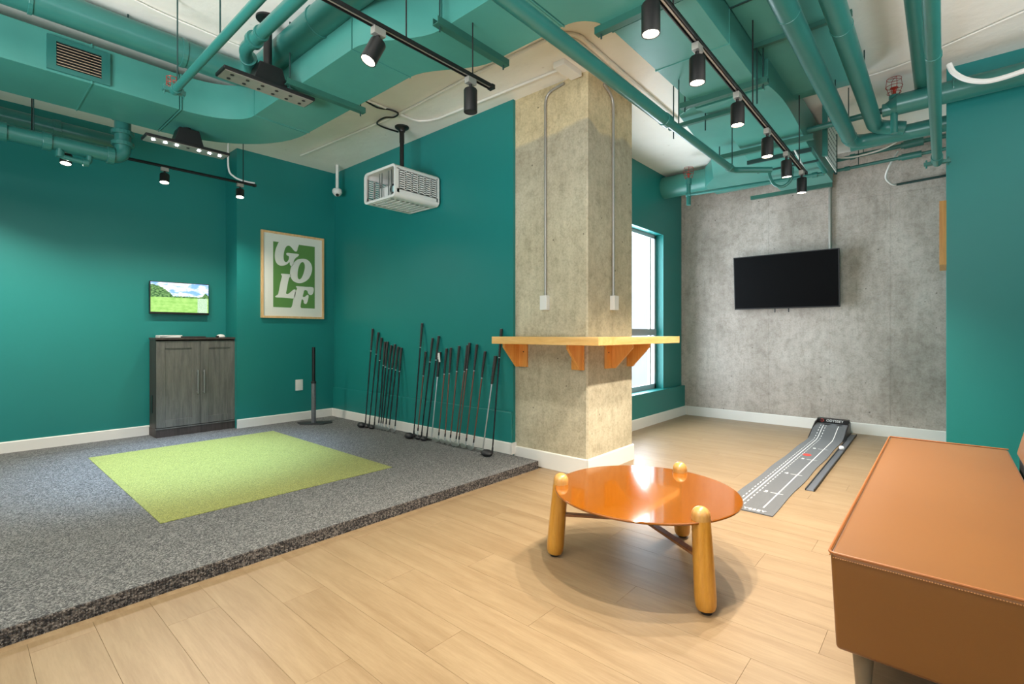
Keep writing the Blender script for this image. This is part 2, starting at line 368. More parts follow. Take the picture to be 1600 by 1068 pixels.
struct('wall_poster', MB().box((JX, YP, 0), (XC+0.3, YL+0.2, ZC)), M_wall)
wc = struct('wall_clubs', MB().box((XC, YP2, 0), (XC+0.3, YP, ZC)), M_wall)
led = obj('ledge', MB().box((XC-0.022, YP2+0.001, ST), (XC, YP-0.001, 0.432)), M_wall, wc, 0.007, False)
# window wall with a deep reveal; the lower part is thicker and makes the sill
WX0, WX1, WZ0, WZ1 = 4.55, PY(1036.5, 400, YWU).x, 0.41, 2.39
YF = PX(1025, 400, WX1).y
ww = MB()
ww.box((XP2, YW, 0), (XB, YF+0.05, 0.40)); ww.box((XP2-0.05, YWU, 0.40), (WX0, YF+0.05, ZC))
ww.box((WX1, YWU, 0.40), (XB, YF+0.05, ZC)); ww.box((WX0, YWU, WZ1), (WX1, YF+0.05, ZC))
struct('wall_window', ww, M_wall)
win = MB()
wo = struct('window_1', MB().box((WX0, YF, WZ0-0.01), (WX0+0.05, YF+0.06, WZ1)).box((WX1-0.045, YF, WZ0-0.01), (WX1, YF+0.06, WZ1))
            .box((WX0, YF, WZ1-0.045), (WX1, YF+0.06, WZ1)).box((WX0, YF, WZ0-0.01), (WX1, YF+0.06, WZ0+0.05)).box((WX0, YF-0.005, 1.09), (WX1, YF+0.06, 1.17))
            , plain('grey_window_frame', srgb(186, 188, 192), 0.4, 0.0, 0.05, 5, 0))
obj('inner_bead', MB().box((WX1-0.14, YF+0.02, WZ0+0.05), (WX1-0.10, YF+0.05, 1.09)).box((WX1-0.14, YF+0.02, 1.17), (WX1-0.10, YF+0.05, WZ1-0.045)), M_whiteplastic, wo, 0, False)
obj('pane', MB().box((WX0+0.05, YF+0.03, WZ0+0.05), (WX1-0.045, YF+0.036, 1.09)), M_glass, wo, 0, False)
obj('pane', MB().box((WX0+0.05, YF+0.03, 1.17), (WX1-0.045, YF+0.036, WZ1-0.045)), M_glass, wo, 0, False)
struct('wall_exterior', MB().box((3.56, 4.3, -0.1), (11, 4.4, 2.9)).box((3.55, 2.9, -0.1), (3.57, 4.3, 2.9)).box((3.55, 3.1, -0.12), (11, 4.4, -0.08)), M_exterior)
# concrete wall built of its cast panels
cw = struct('wall_concrete', MB().box((XB+0.012, -0.6, 0), (XB+0.3, YW+0.4, ZC)), M_concrete)
seams = [YW]+[PX(p, 300, XB).y for p in (1201, 1296, 1391)]+[-0.4]
for a, b in zip(seams, seams[1:]):
    for za, zb in ((0.0, 2.62), (2.62, ZC)):
        obj('concrete_panel', MB().box((XB+random.uniform(0, 0.002), b+0.0007, za+0.0008), (XB+0.012, a-0.0007, zb-0.0008)), M_concrete, cw, 0, False)
struct('wall_right', MB().box((XR, -3.1, 0), (XB+0.4, -0.012, ZC)), M_wall)
# the part of the room behind the camera, with two openings added for the fill lights
wb_ = MB().box((-3.1, -3.1, 0), (-2.95, 6.5, 0.45)).box((-3.1, -3.1, 2.65), (-2.95, 6.5, ZC)).box((-3.1, -3.1, 0.45), (-2.95, -0.5, 2.65)).box((-3.1, 2.5, 0.45), (-2.95, 6.5, 2.65))
struct('wall_rear', wb_, M_wall)
wb2 = MB().box((-3.1, -3.1, 0), (XR, -2.9, 0.45)).box((-3.1, -3.1, 2.65), (XR, -2.9, ZC)).box((-3.1, -3.1, 0.45), (-0.5, -2.9, 2.65)).box((2.9, -3.1, 0.45), (XR, -2.9, 2.65))
struct('wall_side', wb2, M_wall)
# concrete column
cb = 0.012
col = MB().prism([(XP, YR+cb, 0), (XP+cb, YR, 0), (XP2-cb, YR, 0), (XP2, YR+cb, 0), (XP2, YP2+0.05, 0), (XP, YP2+0.05, 0)], (0, 0, ZC))
struct('column', col, M_column)
# baseboards
def board(name, p, q, z0, z1, nrm, t=0.015):
    p, q, nrm = Vector((*p, 0)), Vector((*q, 0)), Vector((*nrm, 0))
    mb = MB().prism([p+Vector((0, 0, z0)), p+nrm*t+Vector((0, 0, z0)), p+nrm*t+Vector((0, 0, z1-0.006)), p+nrm*(t-0.005)+Vector((0, 0, z1)), p+Vector((0, 0, z1))], q-p)
    return struct(name, mb, M_white)
board('baseboard_left', (-2.9, YL), (JX, YL), ST, 0.165, (0, -1))
board('baseboard_poster', (JX, YP), (XC, YP), ST, 0.165, (0, -1))
board('baseboard_clubs', (XC-0.022, YP), (XC-0.022, YP2-0.012), ST, 0.165, (-1, 0))
struct('trim_1', MB().box((XC-0.037, YP2-0.014, ST), (XP-0.001, YP2-0.0005, 0.165)), M_white)
board('baseboard_column', (XP, YP2), (XP, YR-0.015), 0, 0.135, (-1, 0))
board('baseboard_column_side', (XP-0.015, YR), (XP2, YR), 0, 0.135, (0, -1))
board('baseboard_window', (XP2, YW), (XB, YW), 0, 0.12, (0, -1))
board('baseboard_concrete', (XB, YW), (XB, -0.012), 0, 0.12, (-1, 0))
# ================================================================== RAISED PLATFORM AND TURF
Y0 = 2.515; XE = 3.20
pf = thing('carpeted_platform', 'low raised hitting platform covered in charcoal loop carpet', 'platform', (1.0, Y0, 0))
obj('deck', MB().box((-2.94, Y0+0.008, 0), (XE, YP-0.0, ST)).box((-2.94, YP-0.01, 0), (JX, YL, ST)), M_carpet, pf, 0, False)
loops = MB()
nx = int((XE+0.1)/0.011)
for i in range(nx):                 # carpet loops wrapped over the front edge, visible as little ribs
    x = -0.1+i*0.011
    for k in range(6):
        z = 0.006+k*0.0112; y = Y0+0.004-(0.002 if k % 2 else 0)+random.uniform(-0.0015, 0.0015); r = 0.0062; xx = x+random.uniform(-0.001, 0.001)
        loops.add([(xx-r*0.8, y+0.004, z), (xx, y-r, z-r*0.3), (xx+r*0.8, y+0.004, z), (xx, y+0.004, z-r), (xx, y+0.003, z+r)],
                  [(0, 1, 4), (1, 2, 4), (0, 3, 1), (1, 3, 2)])
lo = obj('carpet_edge', loops, M_carpetside, pf, 0, True); lo['kind'] = 'stuff'
obj('edge_strip', MB().box((-2.94, Y0+0.004, 0), (XE, Y0+0.012, ST-0.001)), M_carpetside, pf, 0, False)
obj('floor_trim', MB().prism([(-2.9, Y0-0.03, 0), (-2.9, Y0, 0), (-2.9, Y0, 0.004)], (XE+2.9, 0, 0)), M_plank, pf, 0, False)
tag(obj('turf_mat', MB().box((0.765, 3.255, ST-0.01), (2.285, 5.42, ST+0.0035)), M_turf, None, 0, False), 'bright lime green square of turf set in the grey platform carpet', 'turf mat')
# ================================================================== CEILING SERVICES
def flange(mb, p, ax, r, t=0.02): mb.tube([Vector(p)-Vector(ax)*t/2, Vector(p)+Vector(ax)*t/2], r, 20)
def hanger(parent, x, y, z0, z1=ZC, name='hanger_rod', r=0.004): return obj(name, MB().tube([(x, y, z0), (x, y, z1)], r, 6), M_seam, parent)
ZD = 2.78; ZDT = 3.04
dk = thing('air_duct', 'wide flat teal air duct turning above the platform and running over the seating', 'duct', (1.6, 4.2, ZD))
def ring_duct(mb, path):            # path of (left point, right point) in plan; builds a rectangular duct
    n = len(path); vs = []
    for (l_, r_) in path: vs += [(l_[0], l_[1], ZD), (r_[0], r_[1], ZD), (r_[0], r_[1], ZDT), (l_[0], l_[1], ZDT)]
    fs = [(0, 1, 2, 3), tuple(4*(n-1)+k for k in (3, 2, 1, 0))]
    for i in range(n-1):
        for k in range(4): fs.append((4*i+k, 4*i+(k+1) % 4, 4*i+4+(k+1) % 4, 4*i+4+k))
    mb.add(vs, fs)
d1 = MB(); ring_duct(d1, [((-2.9, 4.27), (-2.9, 4.86)), ((1.12, 4.27), (1.12, 4.86))]); obj('duct_run', d1, M_duct, dk, 0.002)
pa = []
for k in range(13):                 # the flat elbow
    a = math.pi/2*k/12; ri, ro_x, ro_y = 0.36, 0.80, 0.84
    pa.append(((1.14+0.39*math.sin(a), 4.27-0.30*(1-math.cos(a))), (1.14+0.82*math.sin(a), 4.86-0.86*(1-math.cos(a)))))
e1 = MB(); ring_duct(e1, pa); obj('duct_elbow', e1, M_duct, dk)
d2 = MB(); ring_duct(d2, [((1.53, 3.96), (1.96, 3.99)), ((1.55, 2.62), (1.97, 2.62))]); obj('duct_run', d2, M_duct, dk, 0.002)
pa = []
for k in range(11):
    t = k/10; s_ = t*t*(3-2*t); pa.append(((1.55+0.22*s_, 2.60-0.52*t), (1.97+0.22*s_, 2.60-0.52*t)))
e2 = MB(); ring_duct(e2, pa); obj('duct_offset', e2, M_duct, dk)
d3 = MB(); ring_duct(d3, [((1.77, 2.06), (2.19, 2.06)), ((1.77, 1.56), (2.19, 1.56))]); obj('duct_run', d3, M_duct, dk, 0.002)
pa = []
for k in range(13):
    a = math.pi/2*k/12; pa.append(((1.77+0.62*(1-math.cos(a)), 1.54-0.61*math.sin(a)), (2.19+0.20*(1-math.cos(a)), 1.54-0.17*math.sin(a))))
e3 = MB(); ring_duct(e3, pa); obj('duct_elbow', e3, M_duct, dk)
d4 = MB(); ring_duct(d4, [((2.41, 0.93), (2.41, 1.37)), ((3.62, 0.93), (3.62, 1.37))]); obj('duct_run', d4, M_duct, dk, 0.002)
for (a, b) in (((0.62, 4.262), (0.62, 4.866)), ((1.13, 4.262), (1.13, 4.866)), ((2.41, 0.925), (2.41, 1.378)), ((2.95, 0.925), (2.95, 1.378))):
    obj('duct_flange', MB().box((a[0]-0.004, a[1], ZD-0.004), (b[0]+0.004, b[1], ZDT+0.004)), M_duct, dk, 0, False)
for (a, b) in (((1.525, 3.96), (1.965, 3.96)), ((1.545, 2.61), (1.975, 2.61)), ((1.765, 2.07), (2.195, 2.07)), ((1.765, 1.55), (2.195, 1.55))):
    obj('duct_flange', MB().box((a[0], a[1]-0.004, ZD-0.004), (b[0], b[1]+0.004, ZDT+0.004)), M_duct, dk, 0, False)
# angle bars under the duct with threaded rods
def strut(name, p, q, z):
    p, q = Vector((*p, z)), Vector((*q, z)); d = (q-p).normalized(); n_ = Vector((-d.y, d.x, 0))
    mb = MB().obox((p+q)/2, (q-p)/2, n_*0.022, (0, 0, 0.003)).obox((p+q)/2+n_*0.020+Vector((0, 0, 0.019)), (q-p)/2, n_*0.002, (0, 0, 0.016)).obox((p+q)/2-n_*0.020+Vector((0, 0, 0.019)), (q-p)/2, n_*0.002, (0, 0, 0.016))
    o = obj(name, mb, M_strut, dk, 0, False)
    for e in (p+d*0.03, q-d*0.03): obj('threaded_rod', MB().tube([e+Vector((0, 0, -0.03)), (e.x, e.y, ZC)], 0.005, 6), M_seam, dk)
strut('duct_support', (1.68, 2.01), (2.24, 2.01), ZD-0.035); strut('duct_support', (1.44, 3.23), (2.02, 3.23), ZD-0.035)
strut('duct_support', (2.33, 1.43), (2.33, 0.88), ZD-0.035); strut('duct_support', (3.50, 1.44), (3.50, 0.86), ZD-0.035)
# register grille in the duct side
gr = thing('air_grille', 'teal framed louvred grille on the duct side at far left', 'grille', (0.55, 4.26, 2.87))
g0, g1 = PY(78, 60, 4.26), PY(165, 140, 4.26)
gx0, gx1, gz0, gz1 = 0.40, 0.715, 2.795, 3.01
obj('frame', MB().box((gx0, 4.252, gz0), (gx1, 4.27, gz0+0.03)).box((gx0, 4.252, gz1-0.03), (gx1, 4.27, gz1)).box((gx0, 4.252, gz0+0.03), (gx0+0.045, 4.27, gz1-0.03)).box((gx1-0.045, 4.252, gz0+0.03), (gx1, 4.27, gz1-0.03)), M_pipe, gr, 0, False)
obj('backing', MB().box((gx0+0.02, 4.262, gz0+0.02), (gx1-0.02, 4.269, gz1-0.02)), M_black, gr, 0, False)
M_louvre = plain('cream_louvre', srgb(214, 190, 160), 0.4, 0.2, 0.05, 5, 0)
for k in range(8):
    z = gz0+0.042+k*0.0185
    obj('louvre', MB().obox(((gx0+gx1)/2, 4.256, z), ((gx1-gx0)/2-0.047, 0, 0), (0, 0.005, 0.003), (0, -0.0006, 0.001)), M_louvre, gr, 0, False)
# upper side duct (flat) beside the right-hand run
uk = thing('upper_duct', 'flat teal duct tucked high between the big duct and the round pipes', 'duct', (3.6, 0.7, 2.98))
obj('duct_body', MB().box((1.6, 0.47, 2.985), (3.5, 0.925, 3.14)), M_duct, uk, 0.002, False)
obj('duct_body', MB().box((3.505, 0.47, 2.985), (4.35, 0.925, 3.14)), M_duct, uk, 0.002, False)
tz = MB()
pr = [(4.35, 2.985), (4.5, 3.0), (4.62, 3.05), (4.68, 3.12), (4.68, 3.155), (4.35, 3.155)]
obj('duct_end', tz.prism([(x, 0.47, z) for x, z in pr], (0, 0.45, 0)), M_duct, uk, 0, True)
for x in (2.5, 2.95): obj('duct_flange', MB().box((x-0.005, 0.465, 2.978), (x+0.005, 0.93, 3.142)), M_seam, uk, 0, False)
obj('duct_support', MB().box((3.42, 0.40, 2.955), (3.45, 0.96, 2.984)), M_strut, uk, 0, False)
obj('threaded_rod', MB().tube([(3.435, 0.91, 2.60), (3.435, 0.91, ZC)], 0.005, 6), M_seam, uk)
# far duct: falls behind the first, with a branch to the window wall
fk = thing('far_duct', 'teal duct stepping down towards the concrete wall with a branch to the left', 'duct', (5, 1.1, 2.7))
pr = [(3.66, 2.80), (3.95, 2.84), (4.25, 2.85), (4.6, 2.82), (5.0, 2.76), (5.3, 2.74), (6.25, 2.74)]
bot = [(x, 0.90, z) for x, z in spline([(a, 0, b) for a, b in pr], 5) and [(p.x, p.z) for p in spline([(a, 0, b) for a, b in pr], 5)]]
obj('duct_body', MB().prism(bot+[(6.25, 0.90, 3.1), (3.66, 0.90, 3.1)], (0, 0.50, 0)), M_duct, fk, 0, True)
obj('duct_flange', MB().box((3.625, 0.92, ZD-0.01), (3.66, 1.38, 3.06)), M_duct, fk, 0, False)
for x in (5.02, 5.35): obj('duct_flange', MB().box((x-0.012, 0.885, 2.725), (x+0.012, 1.415, 2.76)), M_seam, fk, 0, False)
obj('duct_support', MB().box((4.72, 0.82, 2.735), (4.76, 1.62, 2.775)), M_strut, fk, 0, False)
obj('duct_support', MB().box((3.92, 1.2, 2.80), (3.95, 1.72, 2.83)), M_strut, fk, 0, False)
for x, y in ((3.935, 1.68), (3.935, 1.42), (4.74, 1.58)): obj('threaded_rod', MB().tube([(x, y, 2.72), (x, y, ZC)], 0.005, 6), M_seam, fk)
br = [(3.70, 1.40), (3.85, 1.62), (4.2, 1.66), (4.9, 1.75), (5.6, 2.05), (5.75, 2.55), (5.75, YW+0.06), (6.35, YW+0.06), (6.35, 1.40)]
obj('branch_transition', MB().prism([(3.72, 1.40, 2.86), (3.85, 1.60, 2.86), (4.3, 1.66, 2.86), (4.9, 1.72, 2.86), (5.65, 1.95, 2.86), (5.95, 2.15, 2.86), (6.35, 2.15, 2.86), (6.35, 1.40, 2.86)], (0, 0, 0.24)), M_duct, fk, 0.004, False)
obj('branch_pipe', MB().tube([(6.12, 1.9, 3.0), (6.12, YW+0.07, 3.0)], 0.135, 24), M_duct, fk)
obj('cross_beam', MB().box((6.33, 0.92, 2.72), (6.37, 1.75, 2.76)), M_strut, fk, 0, False)
# round pipes
def pipe(name, label, parts, cat='pipe', group=None, m=None, collars=(), rods=()):
    p0 = Vector(parts[0][0][0]); t = thing(name, label, cat, p0, group)
    for pts, r in parts: obj('pipe_run', MB().tube(pts, r, 20), m or M_pipe, t)
    for p, ax, r, L in collars: obj('coupling', MB().tube([Vector(p)-Vector(ax)*L/2, Vector(p)+Vector(ax)*L/2], r, 20), m or M_pipe, t, 0.002)
    for x, y, z in rods: hanger(t, x, y, z)
    return t
X_, Y_, Z_ = Vector((1, 0, 0)), Vector((0, 1, 0)), Vector((0, 0, 1))
zz = 3.04
y1 = PZ(20, 20, zz).y; y1b = PZ(344, 118, zz).y; x2 = PZ(428, 93, zz).x
pipe('round_duct', 'thick round teal pipe above the flat duct turning at the black sensor pole', [
    (bend([(-2.9, 3.93, zz), (x2, 3.93, zz), (x2, 0.6, zz)], 0.16, 8), 0.088)], collars=[((1.05, 3.93, zz), X_, 0.094, 0.03), ((x2, 2.9, zz), Y_, 0.094, 0.02), ((x2, 2.35, zz), Y_, 0.094, 0.02), ((0.3, 3.93, zz), X_, 0.094, 0.02)],
     rods=[(0.75, 3.93, zz), (x2, 3.1, zz), (x2, 1.9, zz)], cat='pipe')
zz = 2.62; a, b = PZ(400, 7, zz), PZ(271, 141, zz); xm = (a.x+b.x)/2
s1 = pipe('sprinkler_branch', 'thin straight teal pipe crossing over the round duct towards the far left', [([(xm, 0.4, zz), (xm, b.y, zz)], 0.022)],
     collars=[((xm, b.y-0.02, zz), Y_, 0.029, 0.05), ((xm-0.01, 1.6, zz), Y_, 0.028, 0.03)], rods=[(xm, b.y-0.06, zz), (xm, 2.8, zz)])
obj('end_clamp', MB().box((xm-0.06, b.y-0.01, zz-0.012), (xm+0.06, b.y+0.03, zz+0.012)).tube([(xm-0.05, b.y+0.01, zz-0.03), (xm-0.05, b.y+0.01, zz+0.03)], 0.005, 8).tube([(xm+0.05, b.y+0.01, zz-0.03), (xm+0.05, b.y+0.01, zz+0.03)], 0.005, 8), M_pipe, s1, 0.002, False)
cg = MB()
for k in range(6):
    an = k*math.pi/3; cg.tube([(xm+0.03*math.cos(an), b.y+0.05+0.03*math.sin(an), zz+0.02), (xm+0.03*math.cos(an), b.y+0.05+0.03*math.sin(an), zz+0.10)], 0.002, 6)
for h_ in (0.03, 0.06, 0.095): cg.tube([(xm+0.03*math.cos(k*math.pi/6), b.y+0.05+0.03*math.sin(k*math.pi/6), zz+h_) for k in range(13)], 0.002, 6)
obj('red_bulb_cage', cg, M_copper, s1)
zz = 2.86; a, b = PZ(460, 2, zz), PZ(385, 72, zz)
pipe('elbowed_pipe', 'short teal pipe with a bolted elbow beside the black sensor pole', [
    (bend([(a.x, 0.5, zz), (a.x, b.y+0.05, zz), (a.x+0.16, b.y+0.32, zz-0.02)], 0.06, 6), 0.036)],
    collars=[((a.x, b.y-0.10, zz), Y_, 0.05, 0.035), ((a.x, b.y-0.2, zz), Y_, 0.044, 0.02), ((a.x+0.06, b.y+0.14, zz), Vector((0.5, 0.85, 0)).normalized(), 0.05, 0.035)], rods=[(a.x, 2.6, zz)])
# far-left drain pipes
zz = 2.535
pl = pipe('drain_pipe', 'jointed teal drain pipe along the top of the screen wall, rising behind the duct', [
    (bend([(-2.9, 5.0, zz+0.05), (0.92, 5.0, zz), (0.92, 5.0, ZC)], 0.08, 8), 0.055)],
    collars=[((0.47, 5.0, zz+0.005), X_, 0.067, 0.05), ((0.84, 5.0, zz), X_, 0.067, 0.045), ((0.92, 5.0, zz+0.20), Z_, 0.076, 0.03), ((0.92, 5.0, zz+0.11), Z_, 0.076, 0.03), ((0.92, 5.0, zz+0.33), Z_, 0.08, 0.045), ((0.24, 5.0, zz+0.01), X_, 0.067, 0.045)], rods=[(0.40, 5.0, zz)])
pipe('upper_drain_pipe', 'second teal drain pipe running above the jointed one at far left', [([(-2.9, 5.72, 2.93), (0.98, 5.72, 2.86)], 0.07)], collars=[((0.6, 5.72, 2.867), X_, 0.078, 0.05)])
pipe('drain_trap', 'small pale teal valve fitting hanging under the drain pipe at far left', [(bend([(0.54, 4.98, 2.50), (0.54, 4.98, 2.445), (0.71, 4.98, 2.43), (0.71, 4.98, 2.49)], 0.03, 4), 0.018)], cat='valve',
    collars=[((0.54, 4.98, 2.46), Z_, 0.027, 0.045), ((0.69, 4.98, 2.432), X_, 0.027, 0.035)])
# long diagonal sprinkler pipe
ZS = 2.45
sp = pipe('sprinkler_main', 'long glossy teal pipe slanting over the column to a looped hose', [
    ([(0.2, 1.31, ZS), (2.95, 1.31, ZS)], 0.036), ([(2.95, 1.31, ZS), (4.15, 1.31, ZS+0.01)], 0.027), (bend([(4.14, 1.31, ZS+0.01), (4.25, 1.31, ZS+0.01), (4.45, 1.07, ZS+0.01)], 0.05), 0.024),
    (spline([PX(1203, 262, 4.5), PX(1203, 275, 4.5), PX(1210, 288, 4.5), PX(1224, 291, 4.5), PX(1236, 280, 4.5), PX(1238, 262, 4.5)], 6), 0.012)],
    collars=[((2.95, 1.31, ZS), X_, 0.040, 0.06), ((4.17, 1.31, ZS+0.01), X_, 0.031, 0.05)], rods=[(3.15, 1.31, ZS), (1.2, 1.31, ZS), (4.2, 1.30, ZS)])
# right-hand round pipes
def PC(px0, px1, py, z): a, b = PZ(px0, py, z), PZ(px1, py, z); return (a+b)/2
zz = 2.77
pipe('round_pipe', 'leftmost of the three thick teal pipes rising from the beam towards the viewer', [(bend([(0.6, 0.605, zz), (5.16, 0.605, zz), (5.22, 0.2, zz)], 0.12, 6), 0.055)],
     group=None, collars=[((2.85, 0.605, zz), X_, 0.0575, 0.01), ((5.0, 0.605, zz), X_, 0.058, 0.012)], rods=[(4.3, 0.605, zz+0.05)])
zz = 2.84
pipe('round_pipe', 'second thick teal pipe from the left between the duct and the sprinkler', [(bend([(0.6, 0.435, zz), (5.10, 0.435, zz), (5.16, 0.25, zz-0.04)], 0.1, 6), 0.055)],
     collars=[((3.3, 0.435, zz), X_, 0.058, 0.01)], rods=[(4.35, 0.435, zz+0.05)])
zz = 3.04
pipe('round_pipe', 'thick teal pipe beside the red sprinkler cage, ending above the cross pipe', [([(0.6, 0.128, zz), (5.02, 0.128, zz)], 0.05)])
zz = 2.36
dp = pipe('drop_pipe', 'slim teal pipe nearest the right wall ending in a clamped cap', [([(0.7, 0.035, zz), (4.75, 0.04, zz)], 0.028)], collars=[((2.9, 0.037, zz), X_, 0.031, 0.03), ((4.62, 0.04, zz), X_, 0.034, 0.1)], rods=[(4.68, 0.04, zz)])
obj('end_clamp', MB().box((4.72, -0.035, zz-0.012), (4.76, 0.115, zz+0.012)).tube([(4.74, -0.02, zz-0.03), (4.74, -0.02, zz+0.03)], 0.006, 8).tube([(4.74, 0.1, zz-0.03), (4.74, 0.1, zz+0.03)], 0.006, 8), M_pipe, dp, 0.002, False)
q = PX(1480, 148, 4.95)
pipe('cross_pipe', 'big teal pipe crossing in front of the right wall and narrowing to the left', [([(4.93, -2.8, 2.94), (4.93, 0.28, 2.92)], 0.078), ([(4.93, 0.27, 2.92), (4.93, 0.36, 2.905)], [0.078, 0.04]),
     (bend([(4.93, 0.36, 2.90), (4.93, 0.95, 2.885), PX(1289, 268, 5.60)], 0.04, 5), 0.024)], collars=[((4.93, 0.345, 2.90), Y_, 0.05, 0.06), ((4.93, -0.05, 2.94), Y_, 0.082, 0.01)], rods=[(4.93, 0.6, 2.9), (4.93, -0.6, 2.94)])
pipe('rear_cross_pipe', 'teal pipe running behind the three thick pipes into the right wall', [([(5.22, 0.62, 2.775), (5.22, -0.02, 2.785)], 0.062), ([(5.22, 0.30, 2.78), (5.22, 0.02, 2.78)], 0.063)])
for nm, lab, xx, p0, p1, r in (('wall_pipe', 'thin teal pipe along the head of the concrete wall, under the valves', 6.45, (1290, 270), (1478, 232), 0.017),
                        ('wall_pipe', 'upper thin teal pipe with couplings on the concrete wall near the right wall', 6.5, (1300, 252), (1478, 212), 0.022)):
    a, b = PX(*p0, xx), PX(*p1, xx); d = (b-a).normalized(); c1 = PX(1436, p1[1]+ (8 if r > .02 else 9), xx)
    pipe(nm, lab, [([a, b], r)], collars=[(a+(b-a)*0.74, d, r*1.9, 0.16), (a+(b-a)*0.66, d, r*1.5, 0.05), (a+(b-a)*0.2, d, r*1.4, 0.05)], rods=[((a+(b-a)*0.3).x, (a+(b-a)*0.3).y, (a+(b-a)*0.3).z)])
a, b = PX(1288, 271, 5.60), PX(1076, 304, 5.60)
pipe('crossbar_pipe', 'slim teal pipe spanning the concrete wall top to the left sprinkler', [(bend([a, b, b+Vector((0, 0, 0.19))], 0.03), 0.019)],
     collars=[(b, Y_, 0.028, 0.05), (a+(b-a)*0.06, Y_, 0.027, 0.05)], rods=[])
def cage(name, label, p):
    t = thing(name, label, 'sprinkler', p); p = Vector(p)
    obj('neck', MB().tube([p+Vector((0, 0, -0.30)), p+Vector((0, 0, -0.02))], 0.024, 16).tube([p+Vector((0, 0, -0.06)), p], 0.034, 16), M_pipe, t)
    w_ = MB()
    for z, r in ((0.02, 0.045), (0.07, 0.055), (0.13, 0.048)): w_.tube([p+Vector((r*math.cos(a), r*math.sin(a), z)) for a in [k*math.pi/8 for k in range(17)]], 0.0022, 6)
    for k in range(4):
        a = k*math.pi/2+0.4; c_, s_ = math.cos(a), math.sin(a)
        w_.tube([p+Vector((0.03*c_, 0.03*s_, 0)), p+Vector((0.055*c_, 0.055*s_, 0.07)), p+Vector((0.048*c_, 0.048*s_, 0.13)), p+Vector((0, 0, 0.135))], 0.0022, 6)
    obj('cage', w_, M_copper, t); obj('head', MB().lathe([(0.012, 0), (0.01, 0.05), (0.028, 0.055), (0.028, 0.06)], p, (0, 0, 1), 12), M_copper, t)
cage('caged_sprinkler', 'red wire caged sprinkler head standing on the big cross pipe', (4.93, 0.30, 3.0))
cage('caged_sprinkler', 'pale red caged sprinkler head above the window wall corner at left', (b.x, b.y, b.z+0.18))
# perforated strap channel and loose rods near the beam
ch = thing('perforated_channel', 'perforated galvanised strut standing between duct and round pipes', 'strut', (5.4, 0.78, 2.9))
obj('channel', MB().box((5.15, 0.80, 2.70), (5.75, 0.806, 3.15)), M_whiteplastic, ch, 0, False)
hm = MB()
for i in range(10):
    for k in range(8): hm.obox((5.19+i*0.058, 0.7985, 2.74+k*0.052), (0.009, 0, 0), (0, 0.001, 0), (0, 0, 0.007))
o = obj('slots', hm, M_black, ch, 0, False)
obj('edge_angle', MB().box((5.13, 0.78, 2.70), (5.17, 0.82, 3.15)), M_pipe, ch, 0, False)
obj('post', MB().tube([(6.0, 0.84, 2.75), (6.0, 0.84, ZC)], 0.015, 10), M_seam, ch)
def cable(name, label, pts, r, m, cat='cable', k=8): return tag(obj(name, MB().tube(spline(pts, k), r, 8), m), label, cat)
cable('hose', 'fat white corrugated hose sagging at the top right wall', [PX(1483, 100, 4.6), PX(1490, 113, 4.6), PX(1510, 124, 4.6), PX(1540, 127, 4.6), PX(1575, 119, 4.6), PX(1620, 103, 4.6)], 0.017, M_whiteplastic, 'hose')
cable('cable', 'white cable looping from the thick pipes down onto the concrete wall', [PX(1447, 142, 6.3), PX(1440, 170, 6.3), PX(1400, 222, 6.3), PX(1340, 244, 6.3), PX(1305, 246, 6.3)], 0.009, M_whiteplastic)
cable('cable', 'white cable dropping from the valve in a loop to a dark conduit', [PX(1403, 236, 6.5), PX(1388, 262, 6.5), PX(1384, 278, 6.55), PX(1392, 287, 6.6), PX(1400, 289, 6.65)], 0.009, M_whiteplastic)
tag(obj('conduit', MB().tube([PX(1398, 289, 6.66), PX(1479, 274, 6.66)], 0.012, 8), M_seam), 'thin dark conduit on the concrete wall beneath the valves', 'conduit')
tag(obj('conduit', MB().tube([PX(1297, 268, 6.66), PX(1297, 395, 6.66)], 0.017, 10), M_galv), 'straight grey conduit running down to the top of the black television', 'conduit')
cable('cable', 'twisted white cable hanging beside the far end of the right light track', [PX(1238, 170, 5.0), PX(1243, 200, 5.0), PX(1238, 225, 5.0), PX(1250, 250, 5.0), PX(1259, 268, 4.9)], 0.007, M_whiteplastic)
# small conduits painted on the ceiling
zc = ZC-0.014
def cond(label, pix, r=0.011, m=M_white, z=zc): return tag(obj('ceiling_conduit', MB().tube(bend([PZ(x, y, z) for x, y in pix], 0.15), r, 8), m), label, 'conduit')
cond('white ceiling conduit running from behind the duct past the projector cable', [(470, 243), (622, 179), (735, 119), (852, 63)])
cond('white ceiling conduit curving beside the projector mount towards the column box', [(566, 153), (652, 190), (680, 187), (880, 106)])
cond('pair of white conduits crossing the bare ceiling right of the column, upper line', [(880, 52), (905, 54), (1060, 188)])
cond('white conduit beside its twin on the ceiling right of the column, lower line', [(872, 58), (900, 62), (1055, 196)])
tag(obj('junction_box', MB().box((3.0, 2.12, ZC-0.045), (3.24, 2.22, ZC)), M_white, None, 0.004, False), 'white painted box on the ceiling at the head of the column', 'junction box')
cond('thin conduit line crossing the ceiling above the round duct at upper left', [(200, -5), (250, 20), (380, 75)], 0.006)
cond('thin conduit line crossing the bare ceiling at upper right', [(1290, 135), (1390, 110), (1640, 0)], 0.006)
tag(obj('cable', MB().tube(spline([PZ(570, 157, zc), PZ(590, 168, zc), PZ(608, 171, zc-0.01), PZ(622, 177, zc-0.02), PZ(615, 183, zc-0.02), PZ(600, 184, zc-0.02), PZ(589, 192, zc-0.01), PZ(600, 199, zc), PZ(622, 206, zc)], 6), 0.008, 8), M_black), 'black cable looping along the ceiling to the projector mount', 'cable')
